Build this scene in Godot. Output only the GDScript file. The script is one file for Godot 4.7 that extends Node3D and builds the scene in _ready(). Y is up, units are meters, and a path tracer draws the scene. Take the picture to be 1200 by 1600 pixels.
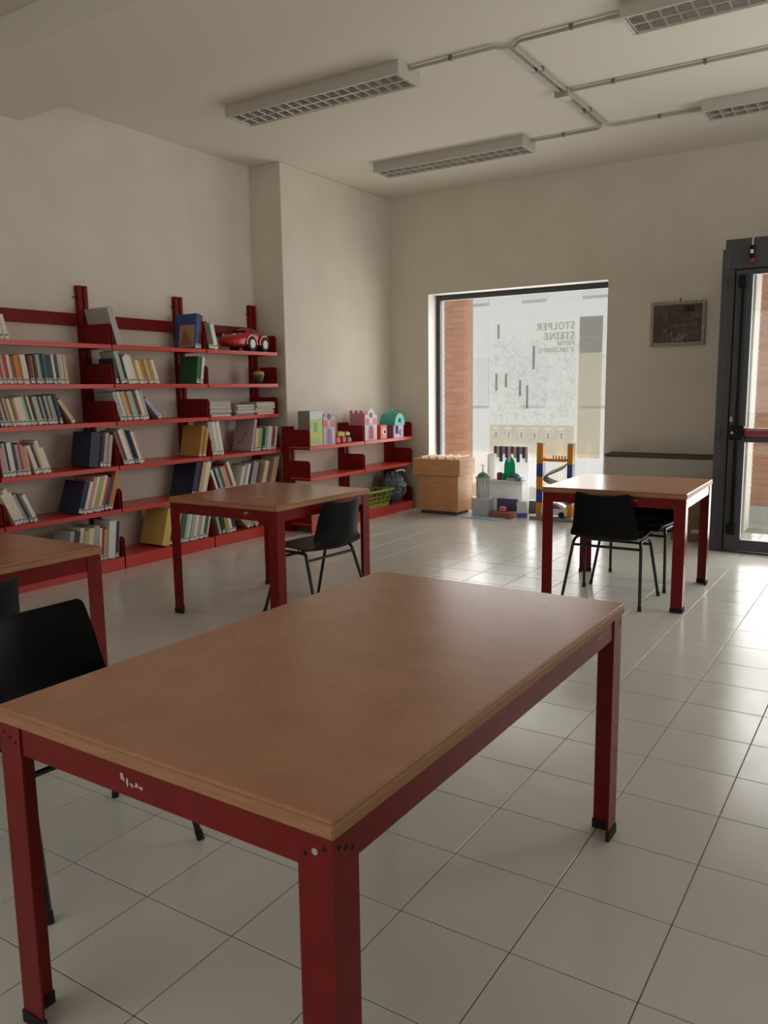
extends Node3D
# A small public reading room: red steel shelving on the left, red-framed tables, a shop window and a glazed door at the far end.
# Positions are written in floor tiles (0.32 m) and turned into metres by p().

const T := 0.32
const HCEIL := 11.14
const XW := -14.15   # main left wall
const XP := -12.95   # projecting part of the left wall
const ZP := -13.5    # where it starts
const ZW := -19.6    # far wall
const XR := 8.0
const ZB := 11.0
const PAL := [["cream",226,214,190],["white",228,224,216],["grey",176,174,168],["pink",206,146,132],["rose",176,70,78],["red",168,44,44],["dark red",110,30,26],["orange",206,124,56],["ochre",190,146,66],["tan",198,170,132],["brown",136,92,62],["teal",44,92,96],["navy blue",34,40,74],["black",26,26,30],["blue",44,70,130],["green",34,98,62],["pale green",166,184,154],["mauve",186,164,166],["khaki",176,164,112],["lilac grey",170,160,178],["charcoal",58,60,64],["yellow",214,186,96]]
# bay, shelf, z of the near foot of the spine, thickness, height, lean, depth (metres, radians), colour
const BOOKS := [
	[0,1,-1.3184,0.0311,0.181,0.228,0.17,0],
	[0,1,-1.3513,0.0315,0.170,0.228,0.17,0],
	[0,2,-1.2797,0.0203,0.199,0.141,0.16,1],
	[0,2,-1.3008,0.0227,0.200,0.141,0.16,4],
	[0,2,-1.3245,0.0229,0.201,0.141,0.16,3],
	[0,2,-1.3483,0.0231,0.201,0.141,0.16,5],
	[0,2,-1.3724,0.0232,0.202,0.141,0.16,0],
	[0,2,-1.3965,0.0234,0.194,0.141,0.16,10],
	[0,2,-1.4209,0.0236,0.199,0.141,0.16,7],
	[0,2,-1.4454,0.0285,0.205,0.141,0.16,7],
	[0,2,-1.4751,0.0239,0.205,0.141,0.16,0],
	[0,2,-1.5000,0.0193,0.206,0.141,0.16,1],
	[0,2,-1.5231,0.0263,0.197,0.104,0.16,6],
	[0,2,-1.5504,0.0196,0.202,0.104,0.16,8],
	[0,2,-1.5707,0.0198,0.212,0.104,0.16,20],
	[0,2,-1.5912,0.0249,0.208,0.104,0.16,2],
	[0,2,-1.6170,0.0200,0.217,0.104,0.16,11],
	[0,2,-1.6378,0.0252,0.218,0.104,0.16,11],
	[0,2,-1.6639,0.0305,0.210,0.104,0.16,12],
	[0,2,-1.6955,0.0205,0.211,0.104,0.16,11],
	[0,2,-1.7167,0.0206,0.212,0.104,0.16,1],
	[0,2,-1.7380,0.0207,0.212,0.104,0.16,20],
	[0,2,-1.7595,0.0261,0.213,0.104,0.16,2],
	[0,2,-1.7866,0.0263,0.214,0.104,0.16,0],
	[0,2,-1.8138,0.0265,0.215,0.104,0.16,9],
	[0,3,-1.2718,0.0266,0.197,0.236,0.16,11],
	[0,3,-1.3001,0.0179,0.198,0.236,0.16,17],
	[0,3,-1.3190,0.0180,0.186,0.236,0.16,6],
	[0,3,-1.3381,0.0226,0.199,0.236,0.16,9],
	[0,3,-1.3621,0.0182,0.196,0.236,0.16,0],
	[0,3,-1.3814,0.0229,0.196,0.236,0.16,10],
	[0,3,-1.4057,0.0185,0.193,0.236,0.16,9],
	[0,3,-1.4253,0.0232,0.202,0.236,0.16,0],
	[0,3,-1.4499,0.0328,0.203,0.236,0.16,0],
	[0,3,-1.4847,0.0189,0.212,0.236,0.16,16],
	[0,3,-1.5047,0.0190,0.209,0.236,0.16,15],
	[0,3,-1.5249,0.0143,0.213,0.236,0.16,0],
	[0,3,-1.5401,0.0192,0.210,0.236,0.16,6],
	[0,3,-1.5604,0.0339,0.207,0.236,0.16,16],
	[0,3,-1.5963,0.0244,0.212,0.236,0.16,13],
	[0,3,-1.6222,0.0197,0.208,0.236,0.16,19],
	[0,3,-1.6430,0.0148,0.213,0.236,0.16,13],
	[0,3,-1.6587,0.0199,0.214,0.236,0.16,2],
	[0,3,-1.6798,0.0150,0.219,0.236,0.16,20],
	[0,3,-1.6957,0.0352,0.211,0.236,0.16,16],
	[0,3,-1.7330,0.0254,0.221,0.236,0.16,12],
	[0,3,-1.8398,0.0306,0.211,0.616,0.16,9],
	[0,4,-1.2522,0.0320,0.203,0.123,0.17,3],
	[0,4,-1.2854,0.0184,0.238,0.123,0.17,2],
	[0,4,-1.3045,0.0185,0.247,0.123,0.17,13],
	[0,4,-1.3237,0.0373,0.240,0.123,0.17,1],
	[0,4,-1.3625,0.0188,0.232,0.123,0.17,20],
	[0,4,-1.3820,0.0189,0.224,0.123,0.17,2],
	[0,4,-1.4017,0.0190,0.233,0.123,0.17,4],
	[0,4,-1.4215,0.0191,0.221,0.123,0.17,9],
	[0,4,-1.4414,0.0289,0.209,0.123,0.17,3],
	[0,4,-1.5094,0.0281,0.216,0.305,0.17,0],
	[0,4,-1.5398,0.0236,0.225,0.305,0.17,20],
	[0,4,-1.5653,0.0190,0.226,0.305,0.17,9],
	[0,4,-1.5858,0.0287,0.248,0.305,0.17,0],
	[0,4,-1.6169,0.0241,0.195,0.305,0.17,0],
	[0,5,-1.3149,0.0263,0.244,0.421,0.17,0],
	[0,5,-1.3446,0.0354,0.278,0.421,0.17,0],
	[0,5,-1.3845,0.0223,0.255,0.421,0.17,1],
	[0,5,-1.4097,0.0225,0.233,0.421,0.17,2],
	[0,5,-1.4351,0.0136,0.230,0.421,0.17,20],
	[0,5,-1.4505,0.0182,0.223,0.421,0.17,2],
	[0,5,-1.4710,0.0275,0.221,0.421,0.17,1],
	[0,4,-1.9651,0.0904,0.268,-0.167,0.22,12],
	[0,4,-2.0596,0.0287,0.249,-0.167,0.22,13],
	[0,4,-2.0896,0.0347,0.266,-0.167,0.22,17],
	[0,4,-2.1259,0.0292,0.247,-0.167,0.22,17],
	[0,5,-1.8313,0.0422,0.253,-0.332,0.24,12],
	[0,5,-1.8773,0.0213,0.253,-0.332,0.24,1],
	[0,5,-1.9005,0.0322,0.283,-0.332,0.24,3],
	[0,5,-1.9355,0.0270,0.285,-0.332,0.24,0],
	[0,5,-1.9650,0.0382,0.286,-0.332,0.24,18],
	[0,5,-2.0067,0.0331,0.288,-0.332,0.24,0],
	[0,5,-2.0428,0.0278,0.269,-0.332,0.24,4],
	[0,5,-2.0731,0.0337,0.281,-0.332,0.24,20],
	[0,5,-2.1099,0.0454,0.305,-0.332,0.24,7],
	[0,6,-1.5778,0.1264,0.146,-0.197,0.2,15],
	[0,6,-1.7082,0.0381,0.274,-0.185,0.2,2],
	[0,6,-1.7482,0.0440,0.266,-0.185,0.2,20],
	[0,6,-1.7943,0.0390,0.287,-0.185,0.2,0],
	[0,6,-1.8352,0.0394,0.259,-0.185,0.2,9],
	[0,6,-1.8765,0.0455,0.271,-0.185,0.2,0],
	[0,6,-1.9242,0.0519,0.283,-0.185,0.2,2],
	[0,6,-1.9939,0.0236,0.258,-0.120,0.19,1],
	[0,6,-2.0184,0.0238,0.259,-0.120,0.19,5],
	[0,6,-2.0431,0.0360,0.240,-0.120,0.19,9],
	[0,6,-2.0805,0.0668,0.299,-0.120,0.19,1],
	[0,6,-2.1498,0.0246,0.290,-0.120,0.19,12],
	[0,6,-2.1754,0.0186,0.285,-0.120,0.19,17],
	[1,1,-2.2902,0.0521,0.289,0.270,0.27,2],
	[1,2,-2.2587,0.0298,0.198,0.111,0.17,12],
	[1,2,-2.3200,0.0410,0.260,0.265,0.17,16],
	[1,2,-2.3637,0.0236,0.226,0.265,0.17,13],
	[1,2,-2.3890,0.0238,0.217,0.265,0.17,1],
	[1,2,-2.4144,0.0300,0.237,0.265,0.17,1],
	[1,2,-2.4464,0.0302,0.229,0.265,0.17,0],
	[1,2,-2.4855,0.0205,0.195,0.304,0.15,9],
	[1,2,-2.5076,0.0182,0.195,0.304,0.15,21],
	[1,2,-2.5273,0.0182,0.196,0.304,0.15,0],
	[1,2,-2.5470,0.0183,0.197,0.304,0.15,21],
	[1,2,-2.5668,0.0308,0.197,0.304,0.15,8],
	[1,2,-2.6000,0.0248,0.198,0.304,0.15,9],
	[1,2,-2.6268,0.0250,0.199,0.304,0.15,8],
	[1,2,-2.6538,0.0251,0.200,0.304,0.15,8],
	[1,2,-2.6809,0.0285,0.201,0.304,0.15,0],
	[1,3,-2.2919,0.0346,0.236,0.306,0.22,2],
	[1,3,-2.3293,0.0291,0.238,0.306,0.22,1],
	[1,3,-2.3608,0.0293,0.239,0.306,0.22,9],
	[1,3,-2.3925,0.0296,0.240,0.306,0.22,7],
	[1,3,-2.4244,0.0358,0.241,0.306,0.22,2],
	[1,3,-2.4631,0.0241,0.242,0.306,0.22,16],
	[1,3,-2.4891,0.0242,0.252,0.306,0.22,6],
	[1,3,-2.5153,0.0305,0.249,0.306,0.22,0],
	[1,3,-2.5483,0.0369,0.245,0.306,0.22,2],
	[1,3,-2.6911,0.0337,0.227,0.756,0.16,19],
	[1,4,-2.2973,0.0203,0.284,0.336,0.18,10],
	[1,4,-2.3194,0.0233,0.281,0.336,0.18,6],
	[1,4,-2.3449,0.0412,0.297,0.336,0.18,1],
	[1,4,-2.3899,0.0237,0.298,0.336,0.18,2],
	[1,4,-2.4158,0.0179,0.289,0.336,0.18,13],
	[1,4,-2.4353,0.0210,0.281,0.336,0.18,12],
	[1,4,-2.4583,0.0211,0.277,0.336,0.18,1],
	[1,4,-2.4813,0.0273,0.274,0.336,0.18,3],
	[1,1,-3.1312,0.0445,0.300,-0.127,0.26,14],
	[1,1,-3.1774,0.0299,0.290,-0.127,0.26,6],
	[1,2,-3.1256,0.0443,0.236,-0.162,0.22,15],
	[1,2,-3.1718,0.0298,0.231,-0.162,0.22,1],
	[1,4,-3.1164,0.0369,0.276,-0.235,0.24,8],
	[1,4,-3.1554,0.0335,0.260,-0.235,0.24,8],
	[1,5,-2.9895,0.0433,0.304,-0.300,0.27,12],
	[1,5,-3.0362,0.0364,0.306,-0.300,0.27,12],
	[1,5,-3.0755,0.0442,0.303,-0.300,0.27,9],
	[1,5,-3.1231,0.0521,0.301,-0.300,0.27,0],
	[1,6,-2.6300,0.0740,0.317,-0.276,0.28,21],
	[1,6,-2.7106,0.0486,0.270,-0.263,0.18,13],
	[1,6,-2.7625,0.0280,0.271,-0.263,0.18,5],
	[1,6,-2.7924,0.0282,0.266,-0.263,0.18,7],
	[1,6,-2.8226,0.0284,0.273,-0.263,0.18,11],
	[1,6,-2.8529,0.0286,0.274,-0.263,0.18,15],
	[1,6,-2.8835,0.0325,0.275,-0.263,0.18,16],
	[1,6,-2.9182,0.0291,0.276,-0.263,0.18,1],
	[1,6,-2.9492,0.0403,0.277,-0.263,0.18,2],
	[1,6,-2.9923,0.0370,0.279,-0.263,0.18,1],
	[1,6,-3.0318,0.0373,0.280,-0.263,0.18,2],
	[1,6,-3.0717,0.0377,0.281,-0.263,0.18,0],
	[1,6,-3.1120,0.0380,0.283,-0.263,0.18,11],
	[1,6,-3.1526,0.0307,0.284,-0.263,0.18,1],
	[2,1,-3.2940,0.0372,0.241,0.236,0.2,6],
	[2,1,-3.3334,0.0338,0.227,0.236,0.2,15],
	[2,1,-3.3693,0.0455,0.223,0.236,0.2,1],
	[2,4,-3.2957,0.0464,0.306,0.179,0.18,2],
	[2,4,-3.3443,0.0469,0.306,0.179,0.18,0],
	[2,4,-3.3934,0.0395,0.307,0.179,0.18,1],
	[2,4,-3.7893,0.0345,0.310,-0.239,0.24,17],
	[2,4,-3.8382,0.0353,0.217,-0.182,0.17,0],
	[2,4,-3.8752,0.0356,0.218,-0.182,0.17,21],
	[2,4,-3.9125,0.0359,0.219,-0.182,0.17,16],
	[2,4,-3.9501,0.0271,0.213,-0.182,0.17,15],
	[2,4,-3.9785,0.0364,0.220,-0.182,0.17,16],
	[2,4,-4.0166,0.0551,0.228,-0.182,0.17,1],
	[2,4,-4.0744,0.0278,0.216,-0.182,0.17,4],
	[2,4,-4.1035,0.0280,0.210,-0.182,0.17,13],
	[2,4,-4.1328,0.0281,0.224,-0.182,0.17,1],
	[2,5,-3.3250,0.0260,0.228,0.365,0.17,1],
	[2,5,-3.3537,0.0261,0.240,0.365,0.17,13],
	[2,5,-3.3825,0.0301,0.241,0.365,0.17,2],
	[2,5,-3.4157,0.0303,0.231,0.365,0.17,11],
	[2,5,-3.4492,0.0305,0.238,0.365,0.17,9],
	[2,5,-3.4829,0.0385,0.244,0.365,0.17,3],
	[2,5,-3.5254,0.0311,0.278,0.365,0.17,6],
	[2,5,-3.5597,0.0392,0.285,0.365,0.17,0],
	[2,5,-3.6095,0.0242,0.224,-0.326,0.17,1],
	[2,5,-3.6359,0.0325,0.237,-0.326,0.17,2],
	[2,5,-3.6713,0.0328,0.238,-0.326,0.17,1],
	[2,5,-3.7070,0.0413,0.215,-0.326,0.17,20],
	[2,5,-3.7519,0.0670,0.241,-0.326,0.17,19],
	[2,5,-3.8248,0.0339,0.206,-0.326,0.17,20],
	[2,5,-3.8617,0.0513,0.219,-0.326,0.17,10],
	[2,5,-3.9176,0.0519,0.245,-0.326,0.17,0],
	[2,5,-3.9741,0.0614,0.228,-0.326,0.17,10],
	[2,5,-4.0409,0.0444,0.272,-0.326,0.17,9],
	[2,5,-4.0892,0.0448,0.280,-0.326,0.17,17],
	[2,6,-3.3352,0.0315,0.253,0.242,0.17,16],
	[2,6,-3.3687,0.0238,0.254,0.242,0.17,13],
	[2,6,-3.3939,0.0319,0.255,0.242,0.17,15],
	[2,6,-3.4278,0.0321,0.256,0.242,0.17,18],
	[2,6,-3.4619,0.0405,0.252,0.242,0.17,0],
	[2,6,-3.5050,0.0409,0.248,0.242,0.17,12],
	[2,6,-3.7173,0.0436,0.265,0.788,0.18,18],
	[2,6,-3.7811,0.0379,0.267,0.788,0.18,2],
	[2,6,-3.8365,0.0447,0.262,0.788,0.18,18],
]

var M := {}
var used := {}
var rng := RandomNumberGenerator.new()
var cam: Camera3D


class MB:
	var st := SurfaceTool.new()
	var xf := Transform3D()
	func _init(smooth := -1) -> void:
		st.begin(Mesh.PRIMITIVE_TRIANGLES)
		st.set_smooth_group(smooth)
	func tri(a: Vector3, b: Vector3, c: Vector3) -> void:
		var turned := xf.basis.determinant() > 0.0
		st.add_vertex(xf * a)
		st.add_vertex(xf * (c if turned else b))
		st.add_vertex(xf * (b if turned else c))
	func quad(a: Vector3, b: Vector3, c: Vector3, d: Vector3) -> void:
		tri(a, b, c)
		tri(a, c, d)
	func otri(a: Vector3, b: Vector3, c: Vector3, m: Vector3) -> void:
		if (b - a).cross(c - a).dot((a + b + c) / 3.0 - m) >= 0.0:
			tri(a, b, c)
		else:
			tri(a, c, b)
	func oquad(a: Vector3, b: Vector3, c: Vector3, d: Vector3, m: Vector3) -> void:
		if (b - a).cross(c - a).dot((a + b + c + d) / 4.0 - m) >= 0.0:
			quad(a, b, c, d)
		else:
			quad(a, d, c, b)
	func box(c: Vector3, s: Vector3, bev := 0.0) -> MB:
		var h := s / 2.0
		var b := minf(bev, minf(h.x, minf(h.y, h.z)) * 0.9)
		var P := {}
		for i in 8:
			var g := Vector3(1 if i & 1 else -1, 1 if i & 2 else -1, 1 if i & 4 else -1)
			P[i] = [c + g * Vector3(h.x, h.y - b, h.z - b), c + g * Vector3(h.x - b, h.y, h.z - b), c + g * Vector3(h.x - b, h.y - b, h.z)]
		for f in [[0, [0, 2, 6, 4]], [0, [1, 3, 7, 5]], [1, [0, 1, 5, 4]], [1, [2, 3, 7, 6]], [2, [0, 1, 3, 2]], [2, [4, 5, 7, 6]]]:
			var k: Array = f[1]
			oquad(P[k[0]][f[0]], P[k[1]][f[0]], P[k[2]][f[0]], P[k[3]][f[0]], c)
		if b > 0.0:
			for e in [[0, 1, 1, 2], [2, 3, 1, 2], [4, 5, 1, 2], [6, 7, 1, 2], [0, 2, 0, 2], [1, 3, 0, 2], [4, 6, 0, 2], [5, 7, 0, 2], [0, 4, 0, 1], [1, 5, 0, 1], [2, 6, 0, 1], [3, 7, 0, 1]]:
				oquad(P[e[0]][e[2]], P[e[1]][e[2]], P[e[1]][e[3]], P[e[0]][e[3]], c)
			for i in 8:
				otri(P[i][0], P[i][1], P[i][2], c)
		return self
	func span(a: Vector3, b: Vector3, bev := 0.0) -> MB:
		return box((a + b) / 2.0, (b - a).abs(), bev)
	func ring(c: Vector3, u: Vector3, v: Vector3, r: float, n: int) -> Array:
		var o := []
		for i in n:
			var a := TAU * i / n
			o.append(c + (u * cos(a) + v * sin(a)) * r)
		return o
	func tube(path: Array, r: float, n := 8, caps := true) -> MB:
		var rings := []
		var d0: Vector3 = (path[1] - path[0]).normalized()
		var u := d0.cross(Vector3.UP if absf(d0.y) < 0.9 else Vector3.RIGHT).normalized()
		for i in path.size():
			var d: Vector3
			if i == 0:
				d = path[1] - path[0]
			elif i == path.size() - 1:
				d = path[i] - path[i - 1]
			else:
				d = (path[i] - path[i - 1]).normalized() + (path[i + 1] - path[i]).normalized()
			d = d.normalized()
			u = (u - d * u.dot(d)).normalized()
			rings.append(ring(path[i], u, d.cross(u), r, n))
		for i in rings.size() - 1:
			var mid: Vector3 = (path[i] + path[i + 1]) / 2.0
			for k in n:
				oquad(rings[i][k], rings[i][(k + 1) % n], rings[i + 1][(k + 1) % n], rings[i + 1][k], mid)
		if caps:
			st.set_smooth_group(7)
			for e in [[0, 1], [path.size() - 1, path.size() - 2]]:
				for k in n:
					otri(path[e[0]], rings[e[0]][k], rings[e[0]][(k + 1) % n], path[e[1]])
			st.set_smooth_group(1)
		return self
	func lathe(prof: Array, n := 16, at := Vector3.ZERO) -> MB:
		for i in prof.size() - 1:
			var a: Vector2 = prof[i]
			var b: Vector2 = prof[i + 1]
			for k in n:
				var t0 := TAU * k / n
				var t1 := TAU * (k + 1) / n
				var d0 := Vector3(cos(t0), 0, sin(t0))
				var d1 := Vector3(cos(t1), 0, sin(t1))
				var pa := at + d0 * a.x + Vector3.UP * a.y
				var pb := at + d1 * a.x + Vector3.UP * a.y
				var pc := at + d1 * b.x + Vector3.UP * b.y
				var pd := at + d0 * b.x + Vector3.UP * b.y
				if a.x > 0.0:
					tri(pa, pc, pb)
				if b.x > 0.0:
					tri(pa, pd, pc)
		return self
	func extrude(poly: PackedVector2Array, z0: float, z1: float) -> MB:
		# polygon in local x,y pulled along z
		var pts := poly
		if Geometry2D.is_polygon_clockwise(pts):
			pts.reverse()
		var ids := Geometry2D.triangulate_polygon(pts)
		for i in range(0, ids.size(), 3):
			var a := pts[ids[i]]
			var b := pts[ids[i + 1]]
			var c := pts[ids[i + 2]]
			if (b - a).cross(c - a) < 0.0:
				var s := b
				b = c
				c = s
			tri(Vector3(a.x, a.y, z1), Vector3(b.x, b.y, z1), Vector3(c.x, c.y, z1))
			tri(Vector3(a.x, a.y, z0), Vector3(c.x, c.y, z0), Vector3(b.x, b.y, z0))
		for i in pts.size():
			var a := pts[i]
			var b := pts[(i + 1) % pts.size()]
			quad(Vector3(a.x, a.y, z0), Vector3(b.x, b.y, z0), Vector3(b.x, b.y, z1), Vector3(a.x, a.y, z1))
		return self
	func mesh() -> ArrayMesh:
		st.generate_normals()
		return st.commit()


func p(x: float, y: float, z: float) -> Vector3:
	return Vector3(x, y, z) * T


func numbered(n: String) -> String:
	if not used.has(n):
		used[n] = 0
		return n
	used[n] += 1
	return "%s_%03d" % [n, used[n]]


func part(called: String, mesh: Mesh, m: Material, parent: Node, at := Vector3.ZERO, rot := Vector3.ZERO) -> MeshInstance3D:
	var o := MeshInstance3D.new()
	o.name = called
	o.mesh = mesh
	o.material_override = m
	o.position = at
	o.rotation = rot
	o.cast_shadow = GeometryInstance3D.SHADOW_CASTING_SETTING_ON
	parent.add_child(o, true)
	return o


func tag(o: Node, label: String, category := "", group := "", kind := "") -> void:
	o.set_meta("label", label)
	if category:
		o.set_meta("category", category)
	if group:
		o.set_meta("group", group)
	if kind:
		o.set_meta("kind", kind)


func thing(called: String, label: String, category: String, at := Vector3.ZERO, turn := 0.0, group := "") -> Node3D:
	var o := Node3D.new()
	o.name = numbered(called)
	o.position = at
	o.rotation.y = turn
	add_child(o)
	tag(o, label, category, group)
	return o


func single(called: String, label: String, category: String, mesh: Mesh, m: Material, at := Vector3.ZERO, turn := 0.0, group := "") -> MeshInstance3D:
	var o := part(numbered(called), mesh, m, self, at, Vector3(0, turn, 0))
	tag(o, label, category, group)
	return o


func struct(called: String, label: String, mesh: Mesh, m: Material) -> MeshInstance3D:
	var o := part(called, mesh, m, self)
	tag(o, label, "", "", "structure")
	return o


func rgb(r: float, g: float, b: float) -> Color:
	return Color(r / 255.0, g / 255.0, b / 255.0)


func mat(c: Color, rough := 0.6, metal := 0.0, spec := 0.5) -> StandardMaterial3D:
	var m := StandardMaterial3D.new()
	m.albedo_color = c
	m.roughness = rough
	m.metallic = metal
	m.metallic_specular = spec
	return m


func noise_tex(freq: float, lo: Color, hi: Color, seed_: int, size := 512, type := FastNoiseLite.TYPE_SIMPLEX_SMOOTH, oct := 5, normal := false) -> NoiseTexture2D:
	var n := FastNoiseLite.new()
	n.noise_type = type
	n.frequency = freq
	n.seed = seed_
	n.fractal_octaves = oct
	var t := NoiseTexture2D.new()
	t.width = size
	t.height = size
	t.seamless = true
	t.noise = n
	if normal:
		t.as_normal_map = true
		t.bump_strength = 4.0
	else:
		var g := Gradient.new()
		g.set_color(0, lo)
		g.set_color(1, hi)
		t.color_ramp = g
	return t


func tri_map(m: StandardMaterial3D, scale: Vector3, world := true) -> void:
	m.uv1_triplanar = true
	m.uv1_world_triplanar = world
	m.uv1_scale = scale


func arc(c: Vector2, r: float, a0: float, a1: float, n: int) -> PackedVector2Array:
	var o := PackedVector2Array()
	for i in n + 1:
		var a := lerpf(a0, a1, float(i) / n)
		o.append(c + Vector2(cos(a), sin(a)) * r)
	return o


func ordinal(n: int) -> String:
	var w := ["first", "second", "third", "fourth", "fifth", "sixth", "seventh", "eighth", "ninth", "tenth", "eleventh", "twelfth", "thirteenth", "fourteenth", "fifteenth", "sixteenth", "seventeenth", "eighteenth", "nineteenth", "twentieth"]
	if n <= 20:
		return w[n - 1]
	return "twenty-" + w[n - 21]


func _ready() -> void:
	rng.seed = 11
	camera_and_light()
	materials()
	room()
	floor_tiles()
	openings()
	outside()
	ceiling_fittings()
	bookcase_tall()
	bookcase_low()
	tables()
	chairs()
	wall_things()
	books()
	shelf_toys()
	window_toys()


func camera_and_light() -> void:
	cam = Camera3D.new()
	cam.name = "camera"
	cam.position = p(3.337, 4.384, 6.385)
	cam.rotation = Vector3(-0.150, 0.570, -0.013)
	cam.fov = rad_to_deg(2.0 * atan(800.0 / 1270.5))
	cam.near = 0.05
	cam.far = 200.0
	add_child(cam)
	cam.current = true
	var e := Environment.new()
	e.tonemap_mode = Environment.TONE_MAPPER_LINEAR
	e.tonemap_exposure = 0.94
	e.background_mode = Environment.BG_SKY
	var sm := ProceduralSkyMaterial.new()
	sm.sky_top_color = Color(0.80, 0.82, 0.84)
	sm.sky_horizon_color = Color(0.84, 0.85, 0.85)
	sm.ground_bottom_color = Color(0.7, 0.7, 0.69)
	sm.ground_horizon_color = Color(0.8, 0.8, 0.79)
	sm.sky_energy_multiplier = 1.0
	e.sky = Sky.new()
	e.sky.sky_material = sm
	e.background_energy_multiplier = 0.75
	e.sdfgi_enabled = true
	e.ssao_enabled = true
	e.ssil_enabled = true
	var w := WorldEnvironment.new()
	w.name = "environment"
	w.environment = e
	add_child(w)
	# the sun stands behind the building and falls on the street
	var sun := DirectionalLight3D.new()
	sun.name = "sun"
	sun.rotation_degrees = Vector3(-58, 14, 0)
	sun.light_energy = 0.74
	sun.light_color = Color(0.99, 0.99, 1.0)
	sun.light_angular_distance = 2.0
	sun.shadow_enabled = true
	sun.sky_mode = DirectionalLight3D.SKY_MODE_LIGHT_ONLY
	add_child(sun)
	# daylight of the bright street, coming in through the shop window and the glazed door
	daylight("daylight_window", p(-8.08, 3.85, -20.48), Vector2(6.3, 7.3) * T, 1.25, PI)
	daylight("daylight_door", p(2.1, 3.85, -16.62), Vector2(4.6, 7.0) * T, 1.2, PI)
	daylight("daylight_lobby", p(2.15, 3.85, -20.6), Vector2(5.2, 7.4) * T, 0.7, PI)
	# and through the windows in the right wall and behind the viewer
	daylight("daylight_right_far", p(XR + 0.62, 5.6, -13.5), Vector2(7.6, 5.6) * T, 1.5, PI / 2)
	daylight("daylight_right_near", p(XR + 0.62, 5.6, 1.0), Vector2(5.6, 5.6) * T, 0.02, PI / 2)
	daylight("daylight_back", p(-3.0, 5.6, ZB + 0.62), Vector2(15.6, 5.6) * T, 0.38, 0.0)


func daylight(called: String, at: Vector3, size: Vector2, energy: float, turn: float) -> void:
	var l := AreaLight3D.new()
	l.name = called
	l.position = at
	l.rotation.y = turn
	l.area_size = size
	l.area_normalize_energy = false
	l.area_range = 40.0
	l.light_energy = energy
	l.light_color = Color(1.0, 1.0, 0.99)
	l.shadow_enabled = true
	add_child(l)


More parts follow.
